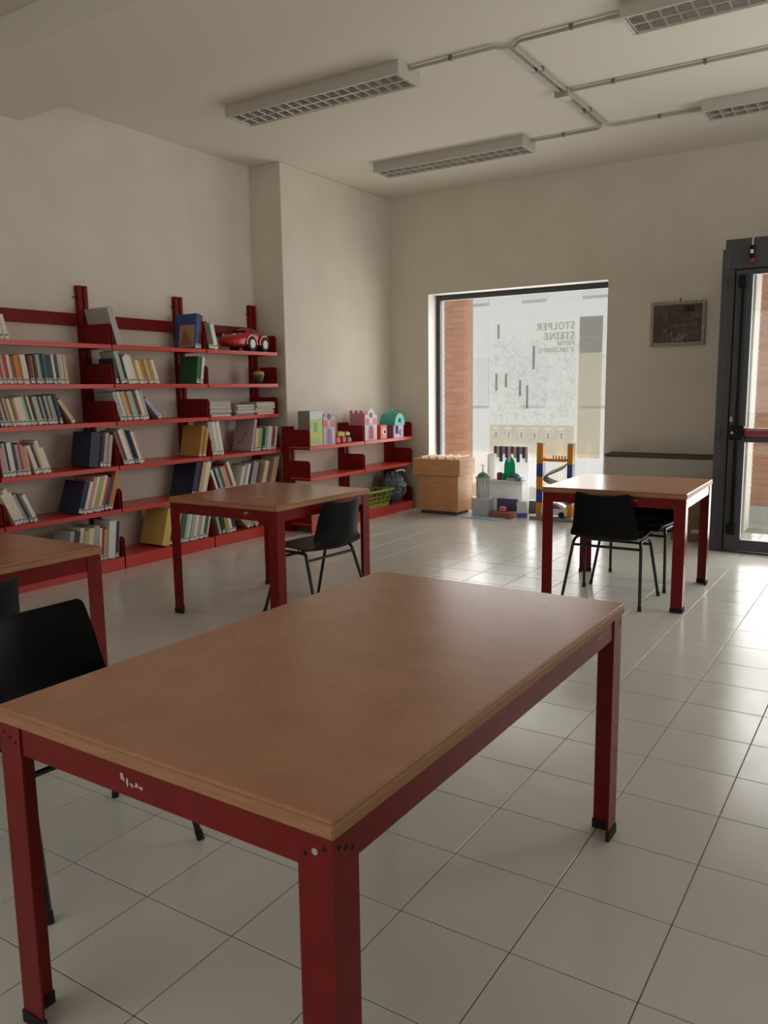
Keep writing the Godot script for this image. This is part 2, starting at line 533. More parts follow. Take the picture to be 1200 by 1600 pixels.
func materials() -> void:
	var wall := mat(Color.WHITE, 0.85, 0.0, 0.3)
	wall.albedo_texture = noise_tex(0.006, rgb(220, 211, 196), rgb(228, 220, 206), 3)
	tri_map(wall, Vector3.ONE * 0.45)
	wall.normal_enabled = true
	wall.normal_texture = noise_tex(0.06, Color.BLACK, Color.WHITE, 8, 512, FastNoiseLite.TYPE_SIMPLEX_SMOOTH, 3, true)
	wall.normal_scale = 0.03
	M.wall = wall
	var ceil_ := mat(rgb(226, 220, 206), 0.9, 0.0, 0.3)
	M.ceiling = ceil_
	M.reveal = mat(rgb(232, 229, 222), 0.7)
	M.grout = mat(rgb(112, 106, 96), 0.8)
	M.tile = []
	for i in 4:
		var c: Color = [rgb(210, 207, 198), rgb(208, 206, 196), rgb(211, 208, 199), rgb(209, 205, 196)][i]
		var tm := mat(c, 0.2, 0.0, 0.5)
		tm.roughness_texture = noise_tex(0.02, Color(0.17, 0.17, 0.17), Color(0.26, 0.26, 0.26), 21, 256)
		tm.roughness = 1.0
		tm.normal_enabled = true
		tm.normal_texture = noise_tex(0.012, Color.BLACK, Color.WHITE, 5, 256, FastNoiseLite.TYPE_SIMPLEX_SMOOTH, 3, true)
		tm.normal_scale = 0.025
		tri_map(tm, Vector3.ONE * 1.3)
		M.tile.append(tm)
	var red := mat(Color.WHITE, 0.4, 0.0, 0.28)
	red.albedo_texture = noise_tex(0.02, rgb(118, 22, 20), rgb(132, 28, 25), 13, 256)
	tri_map(red, Vector3.ONE * 2.0)
	M.red = red
	var tred := mat(Color.WHITE, 0.27, 0.0, 0.3)
	tred.albedo_texture = noise_tex(0.02, rgb(112, 20, 18), rgb(126, 26, 23), 14, 256)
	tri_map(tred, Vector3.ONE * 2.0)
	M.table_red = tred
	M.shelf_red_lit = mat(rgb(204, 64, 57), 0.3)  # same paint as the posts, lightened to imitate light on the shelf fronts
	M.chip = mat(rgb(205, 178, 168), 0.8)
	M.hole = mat(rgb(16, 12, 12), 0.9)
	M.washer = mat(rgb(190, 186, 180), 0.4, 0.6)
	var wood := mat(Color.WHITE, 0.2, 0.0, 0.5)
	wood.albedo_texture = noise_tex(0.004, rgb(166, 113, 82), rgb(180, 127, 95), 17, 1024, FastNoiseLite.TYPE_SIMPLEX_SMOOTH, 6)
	tri_map(wood, Vector3(1.1, 1.1, 1.1))
	# the foreground top is worn: a web of fine scratches in the varnish
	var worn := mat(Color.WHITE, 1.0, 0.0, 0.5)
	worn.albedo_texture = wood.albedo_texture
	var sr := Image.create(1024, 1024, false, Image.FORMAT_RGB8)
	sr.fill(Color(0.27, 0.27, 0.27))
	var r := RandomNumberGenerator.new()
	r.seed = 6
	for k in 1500:
		var a := Vector2(r.randf(), r.randf()) * 1024.0
		var dir := Vector2.from_angle(r.randf_range(-0.9, 0.9))
		var g := r.randf_range(0.2, 0.36)
		for q in r.randi_range(6, 50):
			a += dir
			sr.set_pixel(posmod(int(a.x), 1024), posmod(int(a.y), 1024), Color(g, g, g))
	worn.roughness_texture = ImageTexture.create_from_image(sr)
	tri_map(worn, Vector3(1.1, 1.1, 1.1))
	M.worn = worn
	M.wood = wood
	var edge := mat(Color.WHITE, 0.55)
	edge.albedo_texture = noise_tex(0.02, rgb(156, 108, 72), rgb(176, 130, 90), 31, 512)
	tri_map(edge, Vector3(0.6, 9.0, 0.6))
	M.edge = edge
	M.black = mat(rgb(13, 13, 14), 0.4, 0.0, 0.28)
	M.black_tube = mat(rgb(14, 14, 15), 0.4)
	M.rubber = mat(rgb(18, 17, 17), 0.8)
	M.anthracite = mat(rgb(62, 61, 64), 0.45)
	M.groove = mat(rgb(38, 37, 40), 0.7)
	M.steel = mat(rgb(150, 150, 150), 0.3, 0.8)
	M.aluminium = mat(rgb(226, 224, 218), 0.2, 0.75)
	M.housing = mat(rgb(198, 193, 182), 0.55)
	M.conduit = mat(rgb(176, 172, 160), 0.45)
	M.conduit_clip = mat(rgb(120, 116, 106), 0.6)
	M.tube_glass = mat(rgb(225, 223, 216), 0.3)
	var glass := mat(Color(0.9, 0.95, 0.94, 0.05), 0.02)
	glass.transparency = BaseMaterial3D.TRANSPARENCY_ALPHA
	M.glass = glass
	M.pages = mat(rgb(222, 212, 190), 0.9)
	var lab := mat(Color.WHITE, 0.7)
	lab.vertex_color_use_as_albedo = true
	M.vertex = lab
	var pine := mat(Color.WHITE, 0.5)
	pine.albedo_texture = noise_tex(0.01, rgb(196, 142, 98), rgb(214, 164, 118), 41, 512)
	tri_map(pine, Vector3(0.7, 5.0, 0.7))
	M.pine = pine
	M.pine_pale = mat(rgb(226, 200, 168), 0.55)
	M.fan = mat(rgb(190, 184, 172), 0.5)
	M.fan_dark = mat(rgb(78, 74, 68), 0.6)
	var brick := []
	for c in [rgb(226, 158, 122), rgb(221, 150, 114), rgb(231, 167, 132)]:
		brick.append(mat(c, 0.9))
	M.brick = brick
	M.mortar = mat(rgb(226, 176, 146), 0.95)
	M.pave = mat(rgb(224, 222, 214), 0.9)
	M.facade = mat(rgb(226, 226, 222), 0.9)
	M.facade_window = mat(rgb(219, 220, 218), 0.7)


func room() -> void:
	var b := MB.new()
	# main stretch and the projecting stretch, both 0.3 m thick
	b.span(p(XW - 1.0, -0.3, ZP - 0.3), p(XW, HCEIL, ZB + 1.0))
	b.span(p(XW - 1.0, -0.3, ZW - 0.9), p(XP, HCEIL, ZP), 0.006)
	struct("wall_left", "cream plastered left wall with a projecting stretch at its far end", b.mesh(), M.wall)
	b = MB.new()
	# far wall round the shop window and the doorway
	b.span(p(XP, -0.3, ZW - 0.9), p(-11.33, HCEIL, ZW))
	b.span(p(-11.33, 7.70, ZW - 0.9), p(-4.84, HCEIL, ZW))
	b.span(p(-4.84, -0.3, ZW - 0.9), p(-0.55, HCEIL, ZW))
	b.span(p(-0.55, 7.85, ZW - 0.9), p(4.9, HCEIL, ZW))
	b.span(p(4.9, -0.3, ZW - 0.9), p(XR + 1.0, HCEIL, ZW))
	struct("wall_far", "cream far wall with the shop window and the glazed door", b.mesh(), M.wall)
	b = MB.new()
	# two wide windows stand in the right wall, outside the picture
	b.span(p(XR, -0.3, ZW), p(XR + 0.9, 2.6, ZB + 0.9))
	b.span(p(XR, 8.6, ZW), p(XR + 0.9, HCEIL, ZB + 0.9))
	b.span(p(XR, 2.6, ZW), p(XR + 0.9, 8.6, -17.5))
	b.span(p(XR, 2.6, -9.5), p(XR + 0.9, 8.6, -2.0))
	b.span(p(XR, 2.6, 4.0), p(XR + 0.9, 8.6, ZB + 0.9))
	struct("wall_right", "cream wall with two windows on the right beyond the picture", b.mesh(), M.wall)
	b = MB.new()
	# and one long window behind the viewer
	b.span(p(XW, -0.3, ZB), p(XR, 2.6, ZB + 0.9))
	b.span(p(XW, 8.6, ZB), p(XR, HCEIL, ZB + 0.9))
	b.span(p(XW, 2.6, ZB), p(-11.0, 8.6, ZB + 0.9))
	b.span(p(5.0, 2.6, ZB), p(XR, 8.6, ZB + 0.9))
	struct("wall_back", "cream wall with one long window behind the viewer", b.mesh(), M.wall)
	plain_window("window_2", "window in the right wall beyond the picture, nearer the door", p(XR + 0.45, 5.6, -13.5), 8.0, PI / 2)
	plain_window("window_3", "window in the right wall beyond the picture, nearer the viewer", p(XR + 0.45, 5.6, 1.0), 6.0, PI / 2)
	plain_window("window_4", "long window behind the viewer", p(-3.0, 5.6, ZB + 0.45), 16.0, 0.0)
	b = MB.new()
	b.span(p(XW - 1.0, HCEIL, ZW - 0.9), p(XR + 1.0, HCEIL + 1.0, ZB + 1.0))
	struct("ceiling", "flat off-white ceiling", b.mesh(), M.ceiling)
	b = MB.new()
	b.span(p(XW, 10.52, -5.72), p(XR, HCEIL, -3.32), 0.004)
	struct("trim_1", "shallow plastered beam running across the ceiling", b.mesh(), M.ceiling)


func plain_window(called: String, label: String, at: Vector3, w: float, turn: float) -> void:
	var o := Node3D.new()
	o.name = called
	o.position = at
	o.rotation.y = turn
	add_child(o)
	tag(o, label, "", "", "structure")
	var b := MB.new()
	for q in [[-w / 2, -3.0, -w / 2 + 0.2, 3.0], [w / 2 - 0.2, -3.0, w / 2, 3.0], [-w / 2 + 0.2, -3.0, w / 2 - 0.2, -2.8], [-w / 2 + 0.2, 2.8, w / 2 - 0.2, 3.0]]:
		b.span(p(q[0], q[1], -0.1), p(q[2], q[3], 0.1), 0.003)
	part("window_frame", b.mesh(), M.anthracite, o)
	part("pane", MB.new().span(p(-w / 2 + 0.2, -2.8, -0.01), p(w / 2 - 0.2, 2.8, 0.01)).mesh(), M.glass, o)


func floor_tiles() -> void:
	var b := MB.new()
	b.span(p(XW - 0.5, -0.5, ZW - 0.9), p(XR + 0.5, 0.0, ZB + 0.5) - Vector3(0, 0.0022, 0))
	var fl := struct("floor", "pale grey glazed ceramic tile floor with thin dark joints", b.mesh(), M.grout)
	var big := MB.new()
	var g := 0.0032
	var one := MB.new().box(Vector3(0, -0.006, 0), Vector3(T - g, 0.012, T - g), 0.0012).mesh()
	var inv := cam.transform.affine_inverse()
	var list := []
	for ix in range(-15, 8):
		for iz in range(-21, 11):
			var x0 := maxf(ix, XW)
			var x1 := minf(ix + 1, XR)
			var z0 := maxf(iz, -20.2)
			var z1 := minf(iz + 1, ZB)
			if x1 - x0 < 0.02 or z1 - z0 < 0.02:
				continue
			if z0 < ZW - 0.01 and (x0 < -11.34 or x1 > -4.8):
				z0 = ZW
				if z1 - z0 < 0.02:
					continue
			if x0 < XP and z0 < ZP:
				if x1 <= XP:
					if z1 <= ZP:
						continue
					z0 = ZP
				elif z1 <= ZP:
					x0 = XP
			var whole := x1 - x0 > 0.999 and z1 - z0 > 0.999
			var c := p((x0 + x1) / 2.0, 0, (z0 + z1) / 2.0)
			var v := inv * c
			var seen := v.z < -0.3 and absf(v.x / v.z) < 0.50 and absf(v.y / v.z) < 0.67
			list.append([v.length() if (seen and whole) else 1000.0, c, x1 - x0, z1 - z0])
	list.sort_custom(func(a, c): return a[0] < c[0])
	var k := 0
	for t in list:
		if k < 300 and t[0] < 900.0:
			var m := rng.randi() % 4
			part("tile", one, M.tile[m], fl, t[1], Vector3(rng.randf_range(-0.0012, 0.0012), 0, rng.randf_range(-0.0012, 0.0012)))
			k += 1
		else:
			big.box(t[1] + Vector3(0, -0.006, 0), Vector3(t[2] * T - g, 0.012, t[3] * T - g), 0.0012)
	var far := part("tile_field", big.mesh(), M.tile[0], fl)
	far.set_meta("kind", "stuff")


func openings() -> void:
	# shop window: dark frame deep in a white reveal, one large pane
	var zf := -20.25
	var rv := MB.new()
	rv.span(p(-11.345, 0.0, zf - 0.25), p(-11.325, 7.72, ZW + 0.005))
	rv.span(p(-4.845, 0.0, zf - 0.25), p(-4.825, 7.72, ZW + 0.005))
	rv.span(p(-11.345, 7.69, zf - 0.25), p(-4.825, 7.71, ZW + 0.005))
	var w := struct("window_1", "large shop window in a dark frame, set deep in a white reveal", rv.mesh(), M.reveal)
	var fr := MB.new()
	fr.span(p(-11.32, 0.0, zf - 0.12), p(-11.17, 7.69, zf + 0.08), 0.003)
	fr.span(p(-4.99, 0.0, zf - 0.12), p(-4.85, 7.69, zf + 0.08), 0.003)
	fr.span(p(-11.17, 7.51, zf - 0.12), p(-4.99, 7.69, zf + 0.08), 0.003)
	fr.span(p(-11.17, 0.0, zf - 0.12), p(-4.99, 0.45, zf + 0.08), 0.003)
	part("window_frame", fr.mesh(), M.anthracite, w)
	part("pane", MB.new().span(p(-11.17, 0.45, zf - 0.01), p(-4.99, 7.51, zf + 0.01)).mesh(), M.glass, w)
	poster(zf - 0.035)
	# glazed entrance lobby standing out from the far wall
	var zd := -16.3
	var x0 := -0.82
	var x1 := 5.1
	var d := Node3D.new()
	d.name = "door_1"
	add_child(d)
	tag(d, "anthracite metal entrance door with tall glass panels, red panic bar and black rods", "door", "", "structure")
	var b := MB.new()
	b.span(p(x0, 7.26, zd - 0.16), p(x1, 8.0, zd), 0.004)
	b.span(p(x0, 0.0, zd - 0.16), p(-0.56, 7.26, zd), 0.004)
	b.span(p(x1 - 0.3, 0.0, zd - 0.16), p(x1, 7.26, zd), 0.004)
	# rebate behind the leaves
	b.span(p(-0.56, 0.0, zd - 0.16), p(-0.42, 7.26, zd - 0.105))
	b.span(p(x1 - 0.42, 0.0, zd - 0.16), p(x1 - 0.3, 7.26, zd - 0.105))
	b.span(p(-0.42, 7.14, zd - 0.16), p(x1 - 0.42, 7.26, zd - 0.105))
	b.span(p(2.1, 0.05, zd - 0.16), p(2.2, 7.14, zd - 0.105))
	part("door_frame", b.mesh(), M.anthracite, d)
	part("frame_cover", MB.new().span(p(x0 - 0.06, 0.0, zd - 0.2), p(x0 + 0.1, 7.76, zd + 0.02), 0.003).mesh(), M.anthracite, d)
	b = MB.new()
	b.span(p(x0, 0.0, ZW + 0.02), p(x0 + 0.1, 8.0, zd - 0.16))
	b.span(p(x1 - 0.1, 0.0, ZW + 0.02), p(x1, 8.0, zd - 0.16))
	part("side_panel", b.mesh(), M.anthracite, d)
	part("lobby_roof", MB.new().span(p(x0 + 0.1, 7.9, ZW + 0.02), p(x1 - 0.1, 8.0, zd - 0.16)).mesh(), M.anthracite, d)
	part("threshold", MB.new().span(p(x0, 0.0, zd - 0.14), p(x1, 0.05, zd + 0.03), 0.002).mesh(), M.anthracite, d)
	for s in 2:
		var a := -0.53 if s == 0 else 2.17
		var e := 2.13 if s == 0 else 4.78
		var lf := MB.new()
		lf.span(p(a, 0.07, zd - 0.1), p(a + 0.4, 7.23, zd + 0.05), 0.004)
		lf.span(p(e - 0.4, 0.07, zd - 0.1), p(e, 7.23, zd + 0.05), 0.004)
		lf.span(p(a + 0.4, 0.07, zd - 0.1), p(e - 0.4, 0.36, zd + 0.05), 0.004)
		lf.span(p(a + 0.4, 2.91, zd - 0.1), p(e - 0.4, 3.27, zd + 0.05), 0.004)
		lf.span(p(a + 0.4, 7.1, zd - 0.1), p(e - 0.4, 7.23, zd + 0.05), 0.004)
		var leaf := part("door_leaf", lf.mesh(), M.anthracite, d)
		part("pane", MB.new().span(p(a + 0.4, 3.27, zd - 0.03), p(e - 0.4, 7.1, zd - 0.01)).mesh(), M.glass, leaf)
		part("pane", MB.new().span(p(a + 0.4, 0.36, zd - 0.03), p(e - 0.4, 2.91, zd - 0.01)).mesh(), M.glass, leaf)
		var rod := MB.new()
		var rx := a + 0.2
		rod.span(p(rx - 0.045, 3.3, zd + 0.06), p(rx + 0.045, 6.95, zd + 0.14), 0.004)
		rod.span(p(rx - 0.045, 0.7, zd + 0.06), p(rx + 0.045, 3.0, zd + 0.14), 0.004)
		part("lock_rod", rod.mesh(), M.black, leaf)
		part("rod_catch", MB.new().span(p(rx - 0.13, 6.8, zd + 0.055), p(rx + 0.09, 7.1, zd + 0.2), 0.008).mesh(), M.black, leaf)
		part("rod_catch", MB.new().span(p(rx - 0.13, 0.5, zd + 0.055), p(rx + 0.09, 0.78, zd + 0.2), 0.008).mesh(), M.black, leaf)
		part("lock_case", MB.new().span(p(rx - 0.16, 2.98, zd + 0.055), p(rx + 0.2, 3.34, zd + 0.24), 0.01).mesh(), M.black, leaf)
		part("lock_button", MB.new(1).tube([p(rx - 0.08, 3.16, zd + 0.23), p(rx - 0.08, 3.16, zd + 0.27)], 0.012, 10).mesh(), M.steel, leaf)
		part("keyhole_plate", MB.new().span(p(a + 0.02, 3.44, zd + 0.05), p(a + 0.08, 3.56, zd + 0.065)).mesh(), M.steel, leaf)
		part("panic_bar", MB.new().span(p(rx + 0.2, 3.08, zd + 0.14), p(e - 0.1, 3.24, zd + 0.26), 0.008).mesh(), mat(rgb(126, 24, 30), 0.35), leaf)
	# cable loop with its plug over the door
	var c := thing("cable_loop", "grey cable looping over the dark door head to a black and red plug", "cable", p(-0.18, 7.6, zd))
	var pts := []
	for i in 15:
		var t := PI * i / 14.0
		pts.append(p(0.22 - 0.22 * cos(t), 0.36 + 0.2 * sin(t), 0.09))
	pts.push_front(p(0.0, 0.15, 0.09))
	pts.append(p(0.44, 0.3, 0.06))
	part("cable", MB.new(1).tube(pts, 0.007, 7).mesh(), M.conduit, c)
	part("plug", MB.new().span(p(-0.055, -0.1, 0.02), p(0.055, 0.2, 0.14), 0.006).mesh(), M.black, c)
	part("white_band", MB.new().span(p(-0.035, 0.0, 0.13), p(0.035, 0.09, 0.15), 0.002).mesh(), M.reveal, c)
	part("red_tip", MB.new().span(p(-0.05, -0.22, 0.02), p(0.05, -0.1, 0.12), 0.006).mesh(), mat(rgb(126, 24, 30), 0.4), c)


func flat_uv(a: Vector3, b: Vector3, thick: float) -> ArrayMesh:
	# thin sheet in a plane z = const with picture coordinates on both faces (x to u, y down to v)
	var st := SurfaceTool.new()
	st.begin(Mesh.PRIMITIVE_TRIANGLES)
	st.set_smooth_group(-1)
	for s in [1, -1]:
		var z: float = a.z + thick * 0.5 * s
		var q := [Vector3(a.x, a.y, z), Vector3(b.x, a.y, z), Vector3(b.x, b.y, z), Vector3(a.x, b.y, z)]
		var uv := [Vector2(0, 1), Vector2(1, 1), Vector2(1, 0), Vector2(0, 0)]
		for k in ([0, 2, 1, 0, 3, 2] if s > 0 else [0, 1, 2, 0, 2, 3]):
			st.set_uv(uv[k])
			st.add_vertex(q[k])
	st.generate_normals()
	return st.commit()


func paper(c: Color, tex: Texture2D = null) -> StandardMaterial3D:
	var m := mat(c, 0.8)
	m.transparency = BaseMaterial3D.TRANSPARENCY_ALPHA
	if tex:
		m.albedo_texture = tex
	return m


func lettering(txt: String, cap: float, at: Vector3, m: Material, parent: Node, mono := false) -> void:
	# letters stuck so that they read from the street: from the room they run backwards
	var f := SystemFont.new()
	f.font_names = PackedStringArray(["Droid Sans Mono" if mono else "Droid Sans"])
	f.font_weight = 700
	var t := TextMesh.new()
	t.font = f
	t.text = txt
	t.font_size = 64
	t.pixel_size = cap / 64.0 / 0.72
	t.depth = 0.0006
	t.horizontal_alignment = HORIZONTAL_ALIGNMENT_LEFT
	t.vertical_alignment = VERTICAL_ALIGNMENT_CENTER
	part("lettering", t, m, parent, at, Vector3(0, PI, 0))


func poster(z: float) -> void:
	# town map print: fine grey streets on white paper
	var n := 512
	var im := Image.create(n, n, false, Image.FORMAT_RGBA8)
	im.fill(Color(0.9, 0.9, 0.89, 0.16))
	var r := RandomNumberGenerator.new()
	r.seed = 4
	for k in 620:
		var a := Vector2(r.randf() * n, n * 0.18 + r.randf() * n * 0.8)
		var dir := Vector2.from_angle(r.randf() * TAU)
		var bend := r.randf_range(-0.05, 0.05)
		var dark := r.randf_range(0.5, 0.68)
		for s in int(r.randf_range(14, 62)):
			a += dir
			dir = dir.rotated(bend)
			if a.x >= 1 and a.y >= 1 and a.x < n - 1 and a.y < n - 1:
				im.set_pixel(int(a.x), int(a.y), Color(dark, dark, dark, 0.4))
	var po := thing("map_poster", "large translucent town map poster stuck on the shop window, lettering seen backwards", "poster", p(-7.62, 3.1, z))
	var off := p(-7.62, 3.1, z)
	part("map_sheet", flat_uv(p(-9.21, 3.09, z) - off, p(-6.06, 6.65, z) - off, 0.0008), paper(Color.WHITE, ImageTexture.create_from_image(im)), po)
	var im2 := Image.create(512, 192, false, Image.FORMAT_RGBA8)
	im2.fill(Color(0.78, 0.74, 0.58, 0.34))
	for k in 6:
		var x := 40 + k * 80
		im2.fill_rect(Rect2i(x - 22, 14, 44, 14), Color(0.9, 0.89, 0.84, 0.4))
		im2.fill_rect(Rect2i(x - 14, 36, 28, 40), Color(0.88, 0.87, 0.82, 0.4))
		im2.fill_rect(Rect2i(x - 6, 44, 12, 32), Color(0.42, 0.38, 0.3, 0.4))
	part("caption_sheet", flat_uv(p(-9.21, 1.95, z) - off, p(-6.1, 3.085, z) - off, 0.0008), paper(Color.WHITE, ImageTexture.create_from_image(im2)), po)
	var ink := paper(Color(0.34, 0.33, 0.3, 0.28))
	var zz := z + 0.012
	lettering("STOLPER", 0.235 * T, p(-6.13, 6.40, zz) - off, ink, po)
	lettering("STEINE", 0.235 * T, p(-6.13, 6.07, zz) - off, ink, po)
	lettering("PIETRE", 0.14 * T, p(-6.13, 5.82, zz) - off, ink, po)
	lettering("D'INCIAMPO", 0.15 * T, p(-6.13, 5.61, zz) - off, ink, po)
	var bars := [[-8.90, 6.08, 6.56], [-7.58, 4.99, 5.79], [-8.97, 4.27, 4.87], [-8.60, 4.40, 4.86], [-8.07, 4.08, 4.65], [-7.80, 3.66, 4.45]]
	for q in bars:
		part("brass_bar", MB.new().span(p(q[0] - 0.035, q[1], z - 0.01) - off, p(q[0] + 0.035, q[2], z + 0.012) - off).mesh(), paper(Color(0.42, 0.38, 0.28, 0.5)), po)
	var st := thing("strip_poster", "narrow khaki poster strip with a grey head stuck on the right of the shop window", "poster", p(-5.59, 2.0, z))
	off = p(-5.59, 2.0, z)
	part("strip_sheet", MB.new().span(p(-5.99, 2.0, z - 0.002) - off, p(-5.2, 5.48, z + 0.002) - off).mesh(), paper(Color(0.74, 0.69, 0.5, 0.36)), st)
	part("strip_head", MB.new().span(p(-5.98, 5.48, z - 0.002) - off, p(-5.2, 6.66, z + 0.002) - off).mesh(), paper(Color(0.52, 0.48, 0.42, 0.5)), st)
	var pale := paper(Color(0.88, 0.87, 0.84, 0.7))
	lettering("GIORNO", 0.1 * T, p(-5.42, 5.98, zz) - off, pale, st)
	lettering("DELLA", 0.1 * T, p(-5.52, 5.84, zz) - off, pale, st)
	lettering("MEMORIA", 0.1 * T, p(-5.36, 5.7, zz) - off, pale, st)
	lettering("2022", 0.12 * T, p(-5.62, 5.56, zz) - off, pale, st)


func outside() -> void:
	var g := MB.new().span(p(-60, -0.6, -80), p(50, -0.08, ZW - 0.9)).mesh()
	struct("ground", "pale sunlit pavement outside the window", g, M.pave)
	brick_pillar(p(-11.87, -0.08, -22.6), 0.88, "left of the map poster behind the shop window", 0.0)
	brick_pillar(p(-0.03, -0.08, -22.2), 1.5, "behind the glass of the entrance door", 0.55)
	var f := thing("white_building", "overexposed white building across the street behind the shop window", "building", p(-8, -0.08, -46))
	part("wall", MB.new().span(p(-60, 0, -4), p(60, 26, 0)).mesh(), M.facade, f)
	for i in 16:
		for j in 3:
			part("window", MB.new().span(p(-32 + i * 4.2, 3.2 + j * 7.0, -0.05), p(-30.2 + i * 4.2, 6.6 + j * 7.0, 0.12), 0.01).mesh(), M.facade_window, f)


func brick_pillar(at: Vector3, w: float, where: String, plinth: float) -> void:
	var t := thing("brick_pillar", "orange brick pillar outside, " + where, "pillar", at)
	var d := w
	if plinth > 0.0:
		part("plinth", MB.new().span(p(-w / 2 - 0.05, 0, -d - 0.05), p(w / 2 + 0.05, plinth, 0.05), 0.004).mesh(), M.facade, t)
	var hh := 9.8
	part("mortar", MB.new().span(p(-w / 2 + 0.03, plinth, -d + 0.03), p(w / 2 - 0.03, hh, -0.03)).mesh(), M.mortar, t)
	var ch := 0.225
	var rows := int((hh - plinth) / ch)
	var L := w * 0.6
	for i in rows:
		var y := plinth + i * ch
		var cuts := [-w / 2, -w / 2 + L, w / 2] if i % 2 == 0 else [-w / 2, w / 2 - L, w / 2]
		for k in 2:
			var a: float = cuts[k] + (0.012 if k else 0.0)
			var e: float = cuts[k + 1] - (0.0 if k else 0.012)
			part("brick", MB.new().span(p(a, y + 0.015, -0.34), p(e, y + ch - 0.015, rng.randf_range(-0.004, 0.004)), 0.003).mesh(), M.brick[rng.randi() % 3], t)


func ceiling_fittings() -> void:
	var names := [["nearer of the two on the left", -10.92, -9.93], ["farther of the two on the left", -10.79, -16.18], ["at the top right corner", -1.47, -10.0], ["at the right edge above the door", -1.33, -16.15]]
	var W := 0.9
	var Lg := 4.86
	var hh := 0.28
	for q in names:
		var l := thing("louvre_light", "white ceiling strip light with silver louvre, unlit, " + q[0], "ceiling light", p(q[1], HCEIL, q[2]), 0.0, "ceiling strip lights")
		var b := MB.new()
		b.span(p(0, -0.05, 0), p(Lg, 0, W), 0.002)
		b.span(p(0, -hh, 0), p(Lg, -0.05, 0.05), 0.002)
		b.span(p(0, -hh, W - 0.05), p(Lg, -0.05, W), 0.002)
		b.span(p(0, -hh, 0.05), p(0.06, -0.05, W - 0.05), 0.002)
		b.span(p(Lg - 0.06, -hh, 0.05), p(Lg, -0.05, W - 0.05), 0.002)
		part("housing", b.mesh(), M.housing, l)
		var lv := MB.new()
		lv.span(p(0.1, -hh + 0.01, W / 2 - 0.03), p(Lg - 0.1, -0.12, W / 2 + 0.03), 0.002)
		lv.span(p(0.1, -hh + 0.01, 0.05), p(Lg - 0.1, -0.12, 0.1), 0.002)
		lv.span(p(0.1, -hh + 0.01, W - 0.1), p(Lg - 0.1, -0.12, W - 0.05), 0.002)
		part("louvre_rail", lv.mesh(), M.aluminium, l)
		for i in 18:
			var x := 0.1 + (Lg - 0.2) * i / 17.0
			part("louvre_blade", MB.new().span(p(x - 0.012, -hh + 0.012, 0.1), p(x + 0.012, -0.14, W - 0.1), 0.001).mesh(), M.aluminium, l)
		for s in [0.28, 0.62]:
			part("fluorescent_tube", MB.new(1).tube([p(0.08, -0.085, s), p(Lg - 0.08, -0.085, s)], 0.008, 8).mesh(), M.tube_glass, l)
	var y := HCEIL - 0.05
	conduit("running from the nearer left light to the junction box", [[-6.06, -9.5], [-4.1, -9.5], [-3.9, -9.7], [-3.9, -12.55]])
	conduit("running from the top right light to the junction box", [[-1.47, -9.5], [-3.55, -9.5], [-3.74, -9.7], [-3.74, -12.55]])
	conduit("running from the junction box to the right wall", [[-3.66, -12.7], [XR, -12.7]])
	conduit("running from the junction box to the farther left light", [[-3.92, -12.9], [-3.92, -15.68], [-4.05, -15.8], [-5.93, -15.8]])
	conduit("running from the junction box to the right light", [[-3.74, -12.9], [-3.74, -15.6], [-3.55, -15.75], [-1.33, -15.75]])
	var j := thing("junction_box", "small grey junction box where the ceiling conduits meet", "junction box", p(-3.84, y, -12.73))
	part("box", MB.new().box(Vector3(0, -0.012, 0), Vector3(0.11, 0.056, 0.11), 0.005).mesh(), M.conduit, j)
	part("lid", MB.new().box(Vector3(0, -0.043, 0), Vector3(0.1, 0.006, 0.1), 0.002).mesh(), M.housing, j)


func conduit(what: String, path: Array) -> void:
	var c := thing("conduit", "grey ceiling conduit " + what, "conduit", p(path[0][0], HCEIL, path[0][1]), 0.0, "ceiling conduits")
	var pts := []
	for q in path:
		pts.append(p(q[0] - path[0][0], -0.06, q[1] - path[0][1]))
	part("pipe", MB.new(1).tube(pts, 0.0115, 8).mesh(), M.conduit, c)
	for i in pts.size() - 1:
		var a: Vector3 = pts[i]
		var e: Vector3 = pts[i + 1]
		var n := int((e - a).length() / 0.55)
		for k in n:
			var m := a.lerp(e, (k + 0.5) / n)
			part("clip", MB.new().box(m + Vector3(0, 0.004, 0), Vector3(0.022, 0.03, 0.032) if absf(e.x - a.x) > absf(e.z - a.z) else Vector3(0.032, 0.03, 0.022), 0.003).mesh(), M.conduit_clip, c)


func bracket_mesh(depth: float, h: float) -> ArrayMesh:
	# side plate of a shelf in x,y: the wall side at x = 0, front at x = depth, top front corner rounded
	var r := 0.035
	var poly := PackedVector2Array([Vector2(0, -0.03), Vector2(depth, -0.03)])
	poly.append_array(arc(Vector2(depth - r, h - r), r, 0.0, PI / 2, 6))
	poly.append(Vector2(0, h))
	return MB.new().extrude(poly, -0.003, 0.003).mesh()


func shelf_part(t: Node3D, x_wall: float, x_front: float, y: float, z0: float, z1: float, plinth: bool, origin: Vector3, bh := 0.5, right_round := true) -> void:
	# a folded steel shelf with its two side plates
	var b := MB.new()
	var xa := x_wall + 0.06
	b.span(p(xa, y - 0.05, z1) - origin, p(x_front, y, z0) - origin, 0.0015)
	b.span(p(x_front - 0.03, y - (y if plinth else 0.105), z1) - origin, p(x_front, y - 0.045, z0) - origin, 0.0015)
	var s := part("shelf", b.mesh(), M.shelf_red_lit, t)
	var bm := bracket_mesh((x_front - xa - 0.02) * T, bh * T)
	for z in [z0 - 0.012, z1 + 0.012]:
		part("side_plate", bm, M.red, s, p(xa, y, z) - origin)


